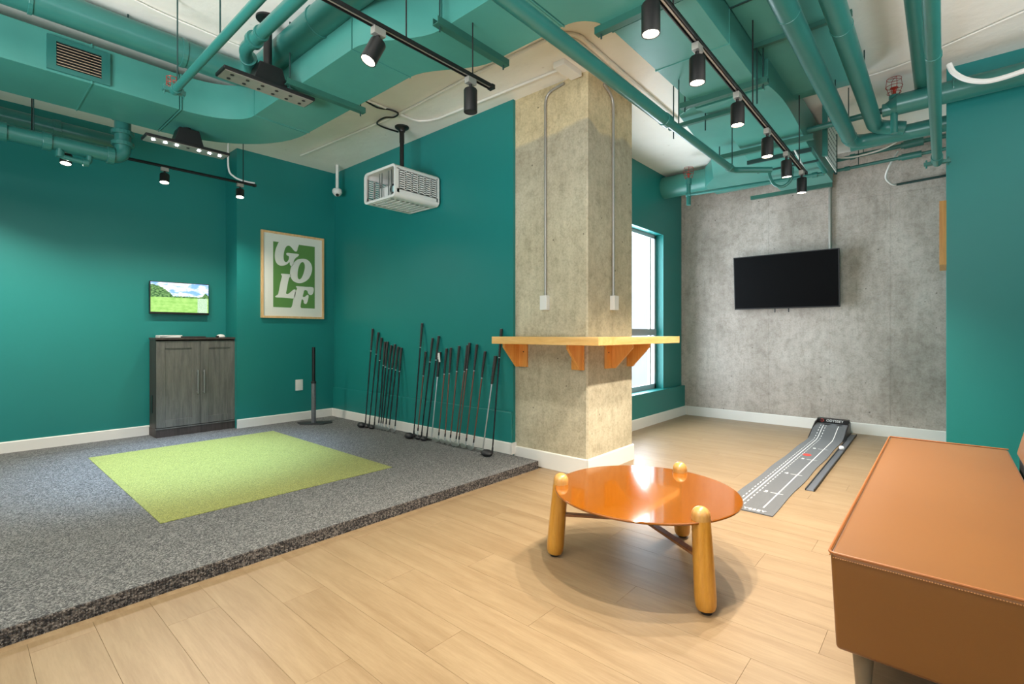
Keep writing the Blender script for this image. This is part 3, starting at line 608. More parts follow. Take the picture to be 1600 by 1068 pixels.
# conduits and boxes on the column
for lab, pts, bx in (('steel conduit with white switch box on the left face of the column', [(XP-0.012, 2.30, ZC-0.03), (XP-0.012, 2.49, ZC-0.06), (XP-0.012, 2.49, 1.43)], (XP-0.045, 2.455, 1.31, XP, 2.525, 1.43)),
                     ('steel conduit with white switch box on the right face of the column', [(3.50, YR-0.012, ZC-0.02), (3.65, YR-0.012, ZC-0.08), (3.65, YR-0.012, 1.43)], (3.615, YR-0.045, 1.31, 3.685, YR, 1.43))):
    t = thing('wall_conduit', lab, 'conduit', pts[-1]); obj('conduit', MB().tube(bend(pts, 0.08), 0.0115, 10), M_galv, t)
    obj('switch_box', MB().box(bx[:3], bx[3:]), M_whiteplastic, t, 0.003, False)
# ================================================================== TRACK LIGHTS
def head(track, label, p, aim, lit, power, L=0.105, R=0.036, cone=75, col=(1.0, 0.90, 0.78), blend=0.35, grp=None):
    p = Vector(p); aim = Vector(aim).normalized()
    t = thing('track_spotlight', label, 'spotlight', p, grp)
    obj('adapter', MB().box((p.x-0.03, p.y-0.016, p.z-0.045), (p.x+0.03, p.y+0.016, p.z-0.012)), M_galv, t, 0.002, False)
    j = p+Vector((0, 0, -0.075)); obj('stem', MB().tube([p+Vector((0, 0, -0.04)), j], 0.009, 10), M_black, t)
    e = j+aim*L
    obj('housing', MB().lathe([(R*0.9, -0.004), (R, 0.002), (R, L), (R-0.005, L), (R-0.006, L-0.012)], j, aim, 28), M_black, t)
    obj('lamp_face', MB().tube([j+aim*(L-0.006), j+aim*(L-0.003)], R-0.0045, 24), M_lamp if lit else M_dark, t)
    if lit:
        d = bpy.data.lights.new('spot', 'SPOT'); d.energy = power; d.color = col; d.spot_size = math.radians(cone); d.spot_blend = blend; d.shadow_soft_size = 0.022
        lo_ = bpy.data.objects.new('lamp_light', d); C.objects.link(lo_); lo_.location = j+aim*(L+0.012)-p; lo_.rotation_euler = aim.to_track_quat('-Z', 'Y').to_euler(); lo_.parent = t
    return t
def track(label, a, b, rods):
    a, b = Vector(a), Vector(b); t = thing('light_track', label, 'light track', a); d = (b-a).normalized(); n_ = Vector((-d.y, d.x, 0)); m_ = (a+b)/2; h = (b-a)/2
    obj('rail', MB().obox(m_+Vector((0, 0, 0.006)), h, n_*0.017, (0, 0, 0.003)).obox(m_+n_*0.0145, h, n_*0.0025, (0, 0, 0.009)).obox(m_-n_*0.0145, h, n_*0.0025, (0, 0, 0.009)), M_black, t, 0, False)
    obj('conductor', MB().obox(m_+Vector((0, 0, -0.001)), h*0.995, n_*0.004, (0, 0, 0.004)), M_galv, t, 0, False)
    obj('end_cap', MB().obox(b, d*0.012, n_*0.019, (0, 0, 0.012)), M_black, t, 0.001, False)
    for k in rods: q = a+(b-a)*k; obj('suspension_rod', MB().tube([q, (q.x, q.y, ZC)], 0.004, 6), M_black, t)
ZT = 2.49
track('long black light track hung along the ceiling above the seating on the right', (-0.6, 0.86, ZT+0.02), (4.62, 0.86, ZT-0.06), (0.2, 0.5, 0.72, 0.96))
track('black light track ending above the club wall in mid ceiling', (-0.9, 1.90, ZT), (1.99, 1.90, ZT), (0.3, 0.8, 0.95))
track('black light track along the screen wall over the cabinet', (-1.6, 5.35, 2.64), (2.07, 5.35, 2.64), (0.2, 0.55, 0.97))
down = (0, 0, -1)
for lab, px, x in (('track spotlight nearest the viewer at the top edge, over the seating', None, 1.80), ('second spotlight from the viewer on the right-hand track', None, 2.28),
                ('third spotlight from the viewer on the right-hand track', None, 2.87), ('fourth spotlight from the viewer, before the sloping duct', None, 3.48),
                ('fifth spotlight from the viewer, tilted, beside the looped hose', None, 3.99), ('last spotlight of the right-hand track, in front of the concrete wall', None, 4.50)):
    head(None, lab, (x, 0.86, ZT+0.02-0.08*(x+0.6)/5.22), (0.10, 0.0, -1) if 3.9 < x < 4.1 else down, True, 105, L=0.115, R=0.036, cone=112, blend=0.8)
head(None, 'tilted lit spotlight on the middle track, shining towards the platform', (1.26, 1.90, ZT), (-0.42, 0.12, -0.9), True, 60, cone=110, blend=0.6)
head(None, 'unlit black spotlight hanging straight at the end of the middle track', (1.83, 1.90, ZT), down, False, 10, L=0.118, cone=95)
for lab, x, y in (('added unseen spotlight on the right-hand track behind the viewer', 1.1, 0.86), ('added unseen spotlight at the rear end of the right-hand track', 0.2, 0.86), ('added unseen spotlight on the middle track above the platform edge', 0.6, 1.90), ('added unseen spotlight at the rear end of the middle track', -0.3, 1.90)):
    head(None, lab, (x, y, ZT), down, True, 20, L=0.115, cone=118, blend=0.6)  # extra heads added out of view for light bounced off the floor
for lab, x in (('added unseen spotlight at the near end of the screen wall track', -0.1), ('added unseen spotlight at the rear end of the screen wall track', -0.9)):
    head(None, lab, (x, 5.35, 2.64), (0, 0.2, -1), True, 60, L=0.08, R=0.034, cone=120, blend=0.6)  # two more out-of-view heads added to lift the light on the walls
for lab, x in (('left spotlight of the screen wall track beneath the drain valve', 0.62), ('middle spotlight of the screen wall track', 1.29), ('right spotlight of the screen wall track at the wall corner', 1.93)):
    head(None, lab, (x, 5.35, 2.64), (-0.08, -0.20, -1.0), True, 34, L=0.08, R=0.038, cone=150, blend=0.6)
# white conduit feeding the screen-wall track
cable('cable', 'white cable dropping from the ceiling to the end of the screen wall track', [PY(357, 214, 5.4), PY(357, 262, 5.4), PY(366, 276, 5.4), PY(382, 283, 5.36), PY(398, 286, 5.35)], 0.009, M_whiteplastic)
# ================================================================== GOLF SENSORS
def sensor(label, x0, x1, yc, z, lit, pole_top):
    t = thing('golf_sensor', label, 'sensor', ((x0+x1)/2, yc, z)); cx_ = (x0+x1)/2
    obj('panel', MB().box((x0, yc-0.075, z), (x1, yc+0.075, z+0.022)), M_black, t, 0.004, False)
    obj('underside', MB().box((x0+0.01, yc-0.066, z-0.004), (x1-0.01, yc+0.066, z+0.001)), M_galv, t, 0.001, False)
    obj('housing', MB().prism([(cx_-0.105, yc-0.06, z+0.02), (cx_+0.105, yc-0.06, z+0.02), (cx_+0.07, yc-0.06, z+0.14), (cx_-0.07, yc-0.06, z+0.14)], (0, 0.12, 0)), M_black, t, 0.006, False)
    obj('pole', MB().tube([(cx_, yc, z+0.13), (cx_, yc, ZC)], 0.026, 16), M_black, t)
    obj('ceiling_flange', MB().tube([(cx_, yc, ZC-0.012), (cx_, yc, ZC)], 0.07, 24), M_black, t)
    n = 7 if lit else 6
    for k in range(n):
        x = x0+0.06+(x1-x0-0.12)*k/(n-1)
        if lit:
            obj('led_lamp', MB().tube([(x, yc-0.02, z-0.008), (x, yc-0.02, z-0.003)], 0.011, 14), M_led if k != 3 else M_dark, t)
        else:
            for dy in (-0.03, 0.03): obj('sensor_eye', MB().tube([(x, yc+dy, z-0.007), (x, yc+dy, z-0.003)], 0.011, 14), M_black, t)
    if lit:
        for x, pw in ((x0+0.12, 270), (x1-0.12, 270)):
            d = bpy.data.lights.new('led', 'SPOT'); d.energy = pw; d.color = (0.42, 0.66, 1.0); d.spot_size = math.radians(64); d.spot_blend = 0.9; d.shadow_soft_size = 0.05
            q_ = bpy.data.objects.new('led_light', d); C.objects.link(q_); q_.location = Vector((x, yc, z-0.03))-t.location
            q_.rotation_euler = Vector((0, 0.05, -1)).to_track_quat('-Z', 'Y').to_euler(); q_.parent = t
    return t
sensor('unlit ceiling sensor bar with black pole in front of the duct bend', 1.075, 1.64, 3.30, 2.70, False, ZC)
s2 = sensor('lit ceiling sensor bar with cool white lamps under the duct', 0.975, 1.56, 4.62, 2.62, True, ZC)
# ================================================================== PROJECTOR
pc = Vector((2.95, 4.04, 0)); zt, zb = 2.682, 2.378; hx, hy = 0.262, 0.258
pj_ = thing('caged_projector', 'white projector in a rounded perforated white cage on a black ceiling pole', 'projector', (pc.x, pc.y, zb))
x0, x1, y0, y1 = pc.x-hx, pc.x+hx, pc.y-hy, pc.y+hy
def rrect(y0, y1, z0, z1, r, k=5):
    pts = []
    for cy, cz, a0 in ((y1-r, z1-r, 0), (y0+r, z1-r, 90), (y0+r, z0+r, 180), (y1-r, z0+r, 270)):
        for j in range(k+1): a = math.radians(a0+90*j/k); pts.append((cy+r*math.cos(a), cz+r*math.sin(a)))
    return pts
def rim(X0, X1):                       # rounded frame ring at each open end
    o_ = rrect(y0, y1, zb, zt, 0.045); i_ = rrect(y0+0.022, y1-0.022, zb+0.022, zt-0.022, 0.025); n = len(o_); vs = []
    for X in (X0, X1): vs += [(X, a, b) for a, b in o_]+[(X, a, b) for a, b in i_]
    fs = []
    for i in range(n):
        j = (i+1) % n
        fs += [(i, j, n+j, n+i), (2*n+j, 2*n+i, 3*n+i, 3*n+j), (i, 2*n+i, 2*n+j, j), (n+j, 3*n+j, 3*n+i, n+i)]
    return MB().add(vs, fs)
obj('end_frame', rim(x0, x0+0.02), M_whiteplastic, pj_)
obj('end_frame', rim(x1-0.02, x1), M_whiteplastic, pj_)
def slotted(axis_fix, val, u0, u1, v0, v1, nu, nv, swap):  # plate with slots as real openings
    mb = MB(); t = 0.004
    uw = (u1-u0)/nu; vh = (v1-v0)/nv
    def b3(ua, ub, va, vb):
        if axis_fix == 'y': mb.box((ua, val, va), (ub, val+t, vb))
        else: mb.box((ua, va, val), (ub, vb, val+t))
    for i in range(nu+1): c = u0+i*uw; b3(max(u0, c-uw*0.14), min(u1, c+uw*0.14), v0, v1)
    for k in range(nv+1): c = v0+k*vh; b3(u0, u1, max(v0, c-vh*0.27), min(v1, c+vh*0.27))
    return mb
for yy in (y0, y1-0.004):
    sl = slotted('y', yy, x0+0.04, x1-0.03, zb+0.07, zt-0.045, 6, 9, False)
    sl.box((x0+0.02, yy, zb+0.04), (x0+0.045, yy+0.004, zt-0.04)).box((x1-0.035, yy, zb+0.04), (x1-0.02, yy+0.004, zt-0.04)).box((x0+0.02, yy, zb+0.04), (x1-0.02, yy+0.004, zb+0.075)).box((x0+0.02, yy, zt-0.048), (x1-0.02, yy+0.004, zt-0.04))
    obj('perforated_side', sl, M_whiteplastic, pj_, 0, False)
for (cy, cz, a0) in ((y1-0.045, zt-0.045, 0), (y0+0.045, zt-0.045, 90), (y0+0.045, zb+0.045, 180), (y1-0.045, zb+0.045, 270)):
    a_ = [(cy+0.045*math.cos(math.radians(a0+15*j)), cz+0.045*math.sin(math.radians(a0+15*j))) for j in range(7)]
    b_ = [(cy+0.041*math.cos(math.radians(a0+15*j)), cz+0.041*math.sin(math.radians(a0+15*j))) for j in range(7)]
    obj('rounded_edge', MB().prism([(x0+0.02, a, b) for a, b in a_]+[(x0+0.02, a, b) for a, b in b_[::-1]], (x1-x0-0.04, 0, 0)), M_whiteplastic, pj_)
for ya, yb in ((y0+0.045, y0+0.12), (y1-0.10, y1-0.045)): obj('base_rail', MB().box((x0+0.02, ya, zb), (x1-0.02, yb, zb+0.004)), M_whiteplastic, pj_, 0, False)
for k in range(8):
    xa = x0+0.03+k*0.058; obj('base_slat', MB().box((xa, y0+0.10, zb), (xa+0.038, y1-0.08, zb+0.005)), M_whiteplastic, pj_, 0, False)
obj('slot_shade_plate', MB().box((x0+0.03, y0+0.012, zb+0.05), (x1-0.03, y0+0.014, zt-0.03)), M_dark, pj_, 0, False)  # dark plate added so the slots show the shade inside the cage
obj('top_plate', MB().box((x0+0.02, y0+0.045, zt-0.004), (x1-0.02, y1-0.045, zt)), M_whiteplastic, pj_, 0, False)
for dy in (0.14, 0.19, 0.30, 0.34): obj('inner_rod', MB().tube([(x0+0.06, y0+dy, zb+0.02), (x0+0.06, y0+dy, zt-0.02)], 0.006, 8), M_steel, pj_)
bdy = obj('projector_body', MB().box((x0+0.09, y0+0.03, zb+0.05), (x1-0.08, y1-0.12, zb+0.16)), M_whiteplastic, pj_, 0.012, False)
obj('lens', MB().lathe([(0.046, 0), (0.046, 0.03), (0.036, 0.032), (0.034, 0.02)], (x0+0.095, y0+0.13, zb+0.105), (-1, 0, 0), 28), M_dark, bdy)
obj('lens_glass', MB().lathe([(0.034, 0.018), (0.026, 0.027), (0.012, 0.031), (0.0, 0.032)], (x0+0.095, y0+0.13, zb+0.105), (-1, 0, 0), 24), plain('blue_tinted_lens', srgb(190, 225, 225), 0.08, 0, 0.1, 5, 0), bdy)
obj('pole', MB().tube([(pc.x, pc.y, zt), (pc.x, pc.y, ZC-0.15)], 0.021, 16).tube([(pc.x, pc.y, ZC-0.16), (pc.x, pc.y, ZC)], 0.024, 16), M_black, pj_)
obj('ceiling_flange', MB().lathe([(0.07, 0), (0.068, -0.012), (0.035, -0.035), (0.03, -0.05)], (pc.x, pc.y, ZC), (0, 0, 1), 24), M_black, pj_)
# dome camera
cq = PZ(527, 258, ZC); zc1 = 2.86
cm = thing('dome_camera', 'small white dome camera on a white pole in the far corner', 'camera', (cq.x, cq.y, zc1))
obj('pole', MB().tube([(cq.x, cq.y, zc1), (cq.x, cq.y, ZC)], 0.019, 14), M_whiteplastic, cm)
obj('dome_housing', MB().lathe([(0.02, 0.0), (0.05, -0.003), (0.058, -0.02), (0.058, -0.045), (0.045, -0.065), (0.025, -0.085), (0.0, -0.092)], (cq.x, cq.y, zc1+0.01), (0, 0, 1), 28), M_whiteplastic, cm)
obj('lens', MB().lathe([(0.018, 0.05), (0.016, 0.062), (0.0, 0.066)], (cq.x-0.005, cq.y-0.012, zc1-0.03), (-0.3, -0.5, -0.8), 16), M_dark, cm)
# ================================================================== SCREEN WALL OBJECTS
def flat_tv(name, label, face_axis, pts, depth, mscreen, bez, mb_case=M_black):
    pass
a, b = PY(234, 438, YL-0.06), PY(327, 492, YL-0.06)
tv = thing('wall_monitor', 'small lit monitor showing a golf course, above the grey cabinet', 'monitor', ((a.x+b.x)/2, YL-0.05, b.z))
obj('casing', MB().box((a.x, YL-0.055, b.z), (b.x, YL-0.02, a.z)), M_black, tv, 0.004, False)
obj('screen', MB().box((a.x+0.008, YL-0.0575, b.z+0.022), (b.x-0.008, YL-0.0545, a.z-0.008)), M_golf, tv, 0, False)
obj('wall_bracket', MB().box((a.x+0.15, YL-0.03, b.z+0.08), (b.x-0.15, YL, a.z-0.08)), M_black, tv, 0, False)
# cabinet
c0 = PZ(244, 681, ST); c1 = PZ(372, 664, ST); CX0, CX1 = c0.x, c1.x; CYF = (c0.y+c1.y)/2-0.02; CYB = YP-0.0
CYF = min(CYF, 5.93); 
c0 = PY(244, 681, CYF); CX0 = c0.x; CX1 = PY(372, 600, CYF).x; CZ = PY(300, 527, CYF).z
CYB = YL-0.02
cab = thing('cabinet', 'grey woodgrain two-door cabinet against the left wall', 'cabinet', ((CX0+CX1)/2, (CYF+CYB)/2, ST))
XX1 = min(CX1, JX-0.01)
depth_b = CYB
obj('body', MB().box((CX0, CYF+0.02, ST+0.07), (CX1-0.005, YP-0.002 if False else CYF+0.022, CZ-0.02)).box((CX0, CYF+0.02, ST+0.07), (XX1, CYB, CZ-0.02)), M_cabdark, cab, 0.002, False)
obj('plinth', MB().box((CX0-0.004, CYF-0.006, ST), (CX1+0.003, CYF+0.02, ST+0.08)).box((CX0-0.004, CYF+0.02, ST), (XX1, CYB, ST+0.08)), M_cabdark, cab, 0.002, False)
obj('plinth_cap', MB().box((CX0-0.006, CYF-0.010, ST+0.08), (CX1+0.004, CYF+0.02, ST+0.088)), M_cab, cab, 0, False)
obj('top_panel', MB().box((CX0-0.006, CYF-0.012, CZ-0.022), (CX1+0.006, CYF+0.02, CZ)).box((CX0-0.006, CYF+0.02, CZ-0.022), (XX1+0.005, CYB, CZ)), M_cabdark, cab, 0.002, False)
xm = PY(313, 600, CYF).x; zd0, zd1 = ST+0.095, CZ-0.035
for (xa, xb, s_) in ((CX0+0.002, xm-0.0015, 1), (xm+0.0015, CX1-0.002, -1)):
    st = 0.075
    d = obj('door', MB().box((xa, CYF, zd0), (xa+st, CYF+0.018, zd1)).box((xb-st, CYF, zd0), (xb, CYF+0.018, zd1)).box((xa+st, CYF, zd0), (xb-st, CYF+0.018, zd0+st)).box((xa+st, CYF, zd1-st), (xb-st, CYF+0.018, zd1)), M_cab, cab, 0.0015, False)
    obj('door_panel', MB().box((xa+st, CYF+0.007, zd0+st), (xb-st, CYF+0.016, zd1-st)), M_cab, d, 0, False)
    hx_ = xb-0.028 if s_ == 1 else xa+0.028
    za, zb_ = PY(313, 613, CYF).z, PY(313, 578, CYF).z
    obj('handle', MB().tube([(hx_, CYF, zb_-0.01), (hx_, CYF-0.028, zb_-0.01), (hx_, CYF-0.028, zb_+0.005)], 0.006, 8).tube([(hx_, CYF, za+0.01), (hx_, CYF-0.028, za+0.01)], 0.006, 8).tube([(hx_, CYF-0.028, za-0.005), (hx_, CYF-0.028, zb_+0.005)], 0.0065, 10), M_steel, d)
obj('cable_grommet', MB().box((CX0-0.004, CYF+0.12, ST+0.24), (CX0+0.001, CYF+0.18, ST+0.42)), M_black, cab, 0.002, False)
zt_ = CZ
pp = PZ(262, 527, zt_)
def on_cab(px, Y=6.04): return PY(px, 525, Y).x
x = on_cab(247); tag(obj('paper_stack', MB().box((x, 6.0, zt_), (x+0.19, 6.14, zt_+0.012)).obox((x+0.10, 6.06, zt_+0.018), (0.1, 0.01, 0), (-0.006, 0.06, 0), (0, 0, 0.005)), M_print_white, None, 0.002, False), 'stack of white papers at the left end of the cabinet top', 'papers')
x = on_cab(282); tag(obj('keyboard', MB().box((x, 5.98, zt_), (x+0.22, 6.10, zt_+0.012)), M_dark, None, 0.004, False), 'flat dark keyboard in the middle of the cabinet top', 'keyboard')
x = on_cab(344); ms = MB().lathe([(0.03, 0), (0.032, 0.008), (0.028, 0.02), (0.016, 0.03), (0.0, 0.034)], (0, 0, 0), (0, 0, 1), 20)
ms.v = [(v[0]*1.4+x, v[1]+6.02, v[2]+zt_) for v in ms.v]
mo = thing('mouse', 'black and white computer mouse at the right end of the cabinet top', 'mouse', (x, 6.02, zt_))
obj('shell', ms, M_whiteplastic, mo); obj('side_grip', MB().box((x-0.045, 5.995, zt_), (x-0.015, 6.045, zt_+0.018)), M_black, mo, 0.006, False)
# framed poster
YPF = YP-0.028
po = thing('framed_poster', 'green and white lettered poster in a light wood frame', 'poster', (2.7, YPF, 1.3))
a, b = PY(408.5, 358, YPF), PY(506.5, 497, YPF); fx0, fx1, fz0, fz1 = a.x, b.x, PY(408.5, 496, YPF).z, a.z; fw = 0.024
obj('frame', MB().box((fx0, YPF, fz0), (fx0+fw, YP, fz1)).box((fx1-fw, YPF, fz0), (fx1, YP, fz1)).box((fx0+fw, YPF, fz0), (fx1-fw, YP, fz0+fw)).box((fx0+fw, YPF, fz1-fw), (fx1-fw, YP, fz1)), M_frame, po, 0.001, False)
obj('paper', MB().box((fx0+fw, YPF+0.012, fz0+fw), (fx1-fw, YPF+0.016, fz1-fw)), M_matboard, po, 0, False)
YG = YPF+0.0115
def zp(x, y, Y): return PY(390+x/6.286, 340+y/6.286, Y)      # measured on an enlarged view of the poster
q = [zp(232, 230, YG), zp(640, 287, YG), zp(638, 890, YG), zp(232, 878, YG)]
gx0_, gx1_, gz0_, gz1_ = q[0].x, q[1].x, (q[2].z+q[3].z)/2, (q[0].z+q[1].z)/2
obj('green_field', MB().box((gx0_, YG, gz0_), (gx1_, YG+0.0008, gz1_)), M_green, po, 0, False)
def letter(outline, hole, k=4):
    mb = MB(); Yl = YG-0.0006
    out = spline([(x, 0, y) for x, y in outline], k, True); pts = [zp(p.x, p.z, Yl) for p in out]
    cu = bpy.data.curves.new('letter', 'CURVE'); cu.dimensions = '2D'; cu.fill_mode = 'FRONT' if False else 'BOTH'
    def add(pp):
        s = cu.splines.new('POLY'); s.points.add(len(pp)-1); s.use_cyclic_u = True
        for i, p in enumerate(pp): s.points[i].co = (p.x, p.z, 0, 1)
    add(pts)
    if hole: add([zp(p.x, p.z, Yl) for p in spline([(x, 0, y) for x, y in hole], k, True)])
    t = bpy.data.objects.new('letter', cu); C.objects.link(t); dg = bpy.context.evaluated_depsgraph_get()
    me = bpy.data.meshes.new_from_object(t.evaluated_get(dg)); bpy.data.objects.remove(t)
    me.transform(Matrix(((1, 0, 0, 0), (0, 0, -1, Yl), (0, 1, 0, 0), (0, 0, 0, 1)))); me.materials.clear(); me.materials.append(M_matboard)
    o = bpy.data.objects.new('printed_letter', me); C.objects.link(o); o.parent = po; o.matrix_parent_inverse = Matrix.Translation(po.location).inverted()
letter([(300, 232), (268, 278), (250, 335), (248, 395), (262, 440), (292, 467), (332, 470), (368, 456), (392, 436), (396, 463), (412, 474), (428, 460), (434, 425), (450, 398), (478, 376), (481, 358), (430, 350), (372, 344), (360, 352), (366, 368), (384, 378), (386, 400), (376, 424), (358, 436), (342, 425), (334, 395), (337, 345), (350, 300), (368, 278), (390, 275), (412, 293), (432, 318), (452, 332), (466, 325), (474, 295), (484, 266), (484, 235), (400, 222)], None)
letter([(520, 402), (565, 412), (598, 443), (614, 490), (607, 545), (580, 598), (535, 632), (485, 642), (435, 625), (405, 588), (397, 540), (405, 490), (428, 448), (468, 412)], [(520, 434), (538, 452), (542, 490), (530, 545), (510, 590), (490, 604), (475, 592), (471, 555), (478, 500), (497, 452)])
letter([(308, 550), (350, 551), (406, 557), (404, 575), (390, 588), (378, 630), (364, 710), (358, 742), (376, 748), (400, 732), (428, 708), (450, 706), (452, 740), (440, 780), (424, 793), (380, 788), (310, 783), (258, 781), (252, 770), (276, 754), (285, 730), (300, 650), (314, 590), (318, 572)], None, 3)
letter([(456, 673), (500, 674), (560, 678), (612, 680), (630, 695), (626, 735), (610, 757), (590, 757), (574, 740), (568, 720), (550, 710), (536, 716), (530, 740), (522, 774), (540, 777), (556, 765), (572, 757), (580, 772), (572, 812), (560, 842), (545, 845), (532, 835), (530, 812), (514, 800), (506, 830), (500, 868), (506, 884), (525, 900), (460, 905), (395, 895), (415, 870), (430, 800), (448, 730), (466, 697)], None, 3)
# outlet below
a, b = PY(461.5, 593, YP), PY(473, 609, YP)
ot = thing('wall_outlet', 'white power outlet low on the poster wall', 'outlet', ((a.x+b.x)/2, YP, b.z))
obj('plate', MB().box((a.x, YP-0.006, b.z), (b.x, YP, a.z)), M_whiteplastic, ot, 0.002, False)
obj('socket', MB().box((a.x+0.02, YP-0.008, (a.z+b.z)/2+0.008), (b.x-0.02, YP-0.005, a.z-0.015)), M_white, ot, 0.001, False); obj('socket', MB().box((a.x+0.02, YP-0.008, b.z+0.015), (b.x-0.02, YP-0.005, (a.z+b.z)/2-0.008)), M_white, ot, 0.001, False)
# black stand with a post
sb = PZ(488, 652, ST); sb.y = min(sb.y, 5.52); sx_ = PY(490, 600, sb.y).x
zs = 0.0; sd = thing('alignment_post_stand', 'grey and black post on a flat octagonal base by the corner', 'stand', (sx_, sb.y, ST))
hw, hd, cc = 0.21, 0.15, 0.09
# base seen edge-on towards the camera, so turn it square to the view line
u = Vector((BX, AX, 0)).normalized(); v = Vector((BF, AF, 0)).normalized(); o0 = Vector((sx_, sb.y, ST))
octo = [o0+u*x+v*y for x, y in ((-0.12, -0.09), (0.12, -0.09), (0.205, 0.03), (0.17, 0.12), (-0.17, 0.12), (-0.205, 0.03))]
obj('base', MB().prism(octo, (0, 0, 0.010)), M_dark, sd, 0.002, False)
zmid, ztop = PY(490, 597, sb.y).z, PY(490, 542, sb.y).z
obj('lower_tube', MB().tube([(sx_, sb.y, ST+0.008), (sx_, sb.y, zmid)], 0.026, 18), plain('worn_grey_steel', srgb(120, 120, 124), 0.4, 0.5, 0.3, 40, 0.05), sd)
obj('upper_tube', MB().tube([(sx_, sb.y, zmid-0.01), (sx_, sb.y, ztop)], 0.019, 18), M_black, sd)
obj('collar', MB().tube([(sx_, sb.y, zmid-0.012), (sx_, sb.y, zmid+0.012)], 0.030, 18), M_dark, sd)
# ================================================================== GOLF CLUBS
def zq(x, y): return (540+x/4.45, 480+y/4.45)
def club(label, top, bot, kind, grip_end, red=False, tagged=False):
    tp = PX(*zq(*top), XC-0.016); XB_ = {'iron': 3.085, 'wood': 3.07, 'driver': 3.05, 'putter': 3.10}[kind]
    bt = PX(*zq(*bot), XB_)
    d = (bt-tp).normalized(); k = (ST+0.03-tp.z)/d.z; foot = tp+d*k; L = (foot-tp).length
    t = thing('golf_club', label, 'golf club', foot, None)
    ge = PX(*zq(*grip_end), XC-0.02); gl = max(0.18, min(0.42, abs((ge.z-tp.z)/d.z)))
    r1 = 0.0128 if kind != 'putter' else 0.0165
    g = MB().tube([tp-d*0.003, tp, tp+d*0.012, tp+d*gl*0.6, tp+d*gl], [r1*0.7, r1, r1, r1*0.82, r1*0.66], 12)
    for q_ in range(9): g.tube([tp+d*(0.03+q_*gl/10), tp+d*(0.034+q_*gl/10)], r1*1.06, 12)
    obj('grip', g, M_grip if not tagged else M_dark, t)
    obj('grip_cap', MB().tube([tp-d*0.004, tp-d*0.001], r1*0.75, 10), M_steel, t)
    obj('grip_ring', MB().tube([tp+d*gl, tp+d*(gl+0.007)], r1*0.72, 10), M_steel, t)
    obj('shaft', MB().tube([tp+d*gl, foot], [0.0085, 0.0058], 10), M_shaftred if red else (M_steel if kind == 'putter' else M_shaft), t)
    f = foot
    if kind in ('iron',):
        obj('ferrule', MB().tube([foot-d*0.075, foot-d*0.045], 0.0075, 10), M_black, t)
        obj('hosel', MB().tube([foot-d*0.045, foot+Vector((0, 0, 0.0))], 0.0068, 10), M_steel, t)
        pts = [(0, 0.010, -0.014), (0.0, -0.010, -0.002), (0.003, -0.014, 0.012), (0.003, 0.015, 0.018), (0.003, 0.048, 0.030), (0.0, 0.062, 0.016), (0.0, 0.058, -0.004), (0, 0.03, -0.019)]
        obj('club_head', MB().prism([f+Vector((x*1.0, -(-y), z-0.006)) for x, y, z in pts], (-0.010, 0, 0)), M_steel, t, 0.002, False)
    elif kind == 'putter':
        obj('club_head', MB().box((f.x-0.012, f.y-0.02, ST+0.002), (f.x+0.012, f.y+0.08, ST+0.026)), M_steel, t, 0.003, False)
    else:
        s_ = 1.0 if kind == 'driver' else 0.68
        hd_ = MB().lathe([(0.0, -0.028), (0.035, -0.026), (0.052, -0.012), (0.056, 0.0), (0.048, 0.014), (0.028, 0.026), (0.0, 0.032)], (0, 0, 0), (0, 0, 1), 24)
        hd_.v = [(f.x+v_[0]*0.75*s_-0.02*s_, f.y+v_[1]*1.05*s_+0.045*s_, ST+0.029*s_+v_[2]*s_) for v_ in hd_.v]
        obj('club_head', hd_, M_dark, t); obj('hosel', MB().tube([foot-d*0.05, foot+d*0.005], 0.008, 10), M_black, t)
    if tagged:
        c_ = tp+d*0.05; obj('paper_tag', MB().obox(c_+Vector((-0.016, -0.01, 0)), (0.001, 0, 0), (0, 0.019, 0), (0, 0.006, 0.045)), M_print_white, t, 0, False)
    return t
G1 = [((188, 150), (138, 800), (170, 300)), ((228, 175), (165, 805), (208, 322)), ((250, 212), (200, 815), (236, 365)), ((275, 240), (232, 790), (262, 400)), ((292, 240), (247, 800), (275, 410)),
      ((318, 265), (260, 800), (300, 420)), ((343, 257), (282, 805), (322, 420)), ((366, 275), (305, 810), (346, 430)), ((388, 282), (345, 820), (372, 440))]
L1 = ['leftmost golf club, a black driver, of the short row near the corner', 'second golf club from the left in the short row near the corner', 'third golf club from the left in the short row near the corner',
      'fourth golf club from the left in the short row, half behind its neighbour', 'fifth golf club from the left in the short row, close behind the fourth', 'sixth golf club from the left in the short row near the corner',
      'third golf club from the right end of the short row near the corner', 'second golf club from the right end of the short row near the corner', 'last golf club at the right end of the short row near the corner']
for i, ((a, b, g), lab) in enumerate(zip(G1, L1)): club(lab, a, b, 'driver' if i == 0 else 'wood' if i < 3 else 'iron', g)
G2 = [((532, 112), (475, 865), (515, 275), 'driver'), ((557, 310), (503, 850), (540, 470), 'iron'), ((605, 215), (528, 885), (583, 375), 'wood'), ((648, 200), (565, 890), (628, 362), 'wood'), ((655, 312), (598, 905), (636, 480), 'putter'),
      ((702, 288), (648, 885), (684, 458), 'iron'), ((733, 283), (692, 890), (719, 455), 'iron'), ((790, 270), (730, 895), (773, 440), 'iron'), ((848, 265), (770, 905), (822, 440), 'iron'), ((862, 248), (790, 905), (840, 425), 'iron'),
      ((913, 260), (840, 915), (890, 435), 'iron'), ((970, 308), (893, 915), (947, 485), 'iron'), ((1043, 340), (955, 980), (1015, 530), 'putter'), ((1083, 152), (1022, 980), (1062, 345), 'driver')]
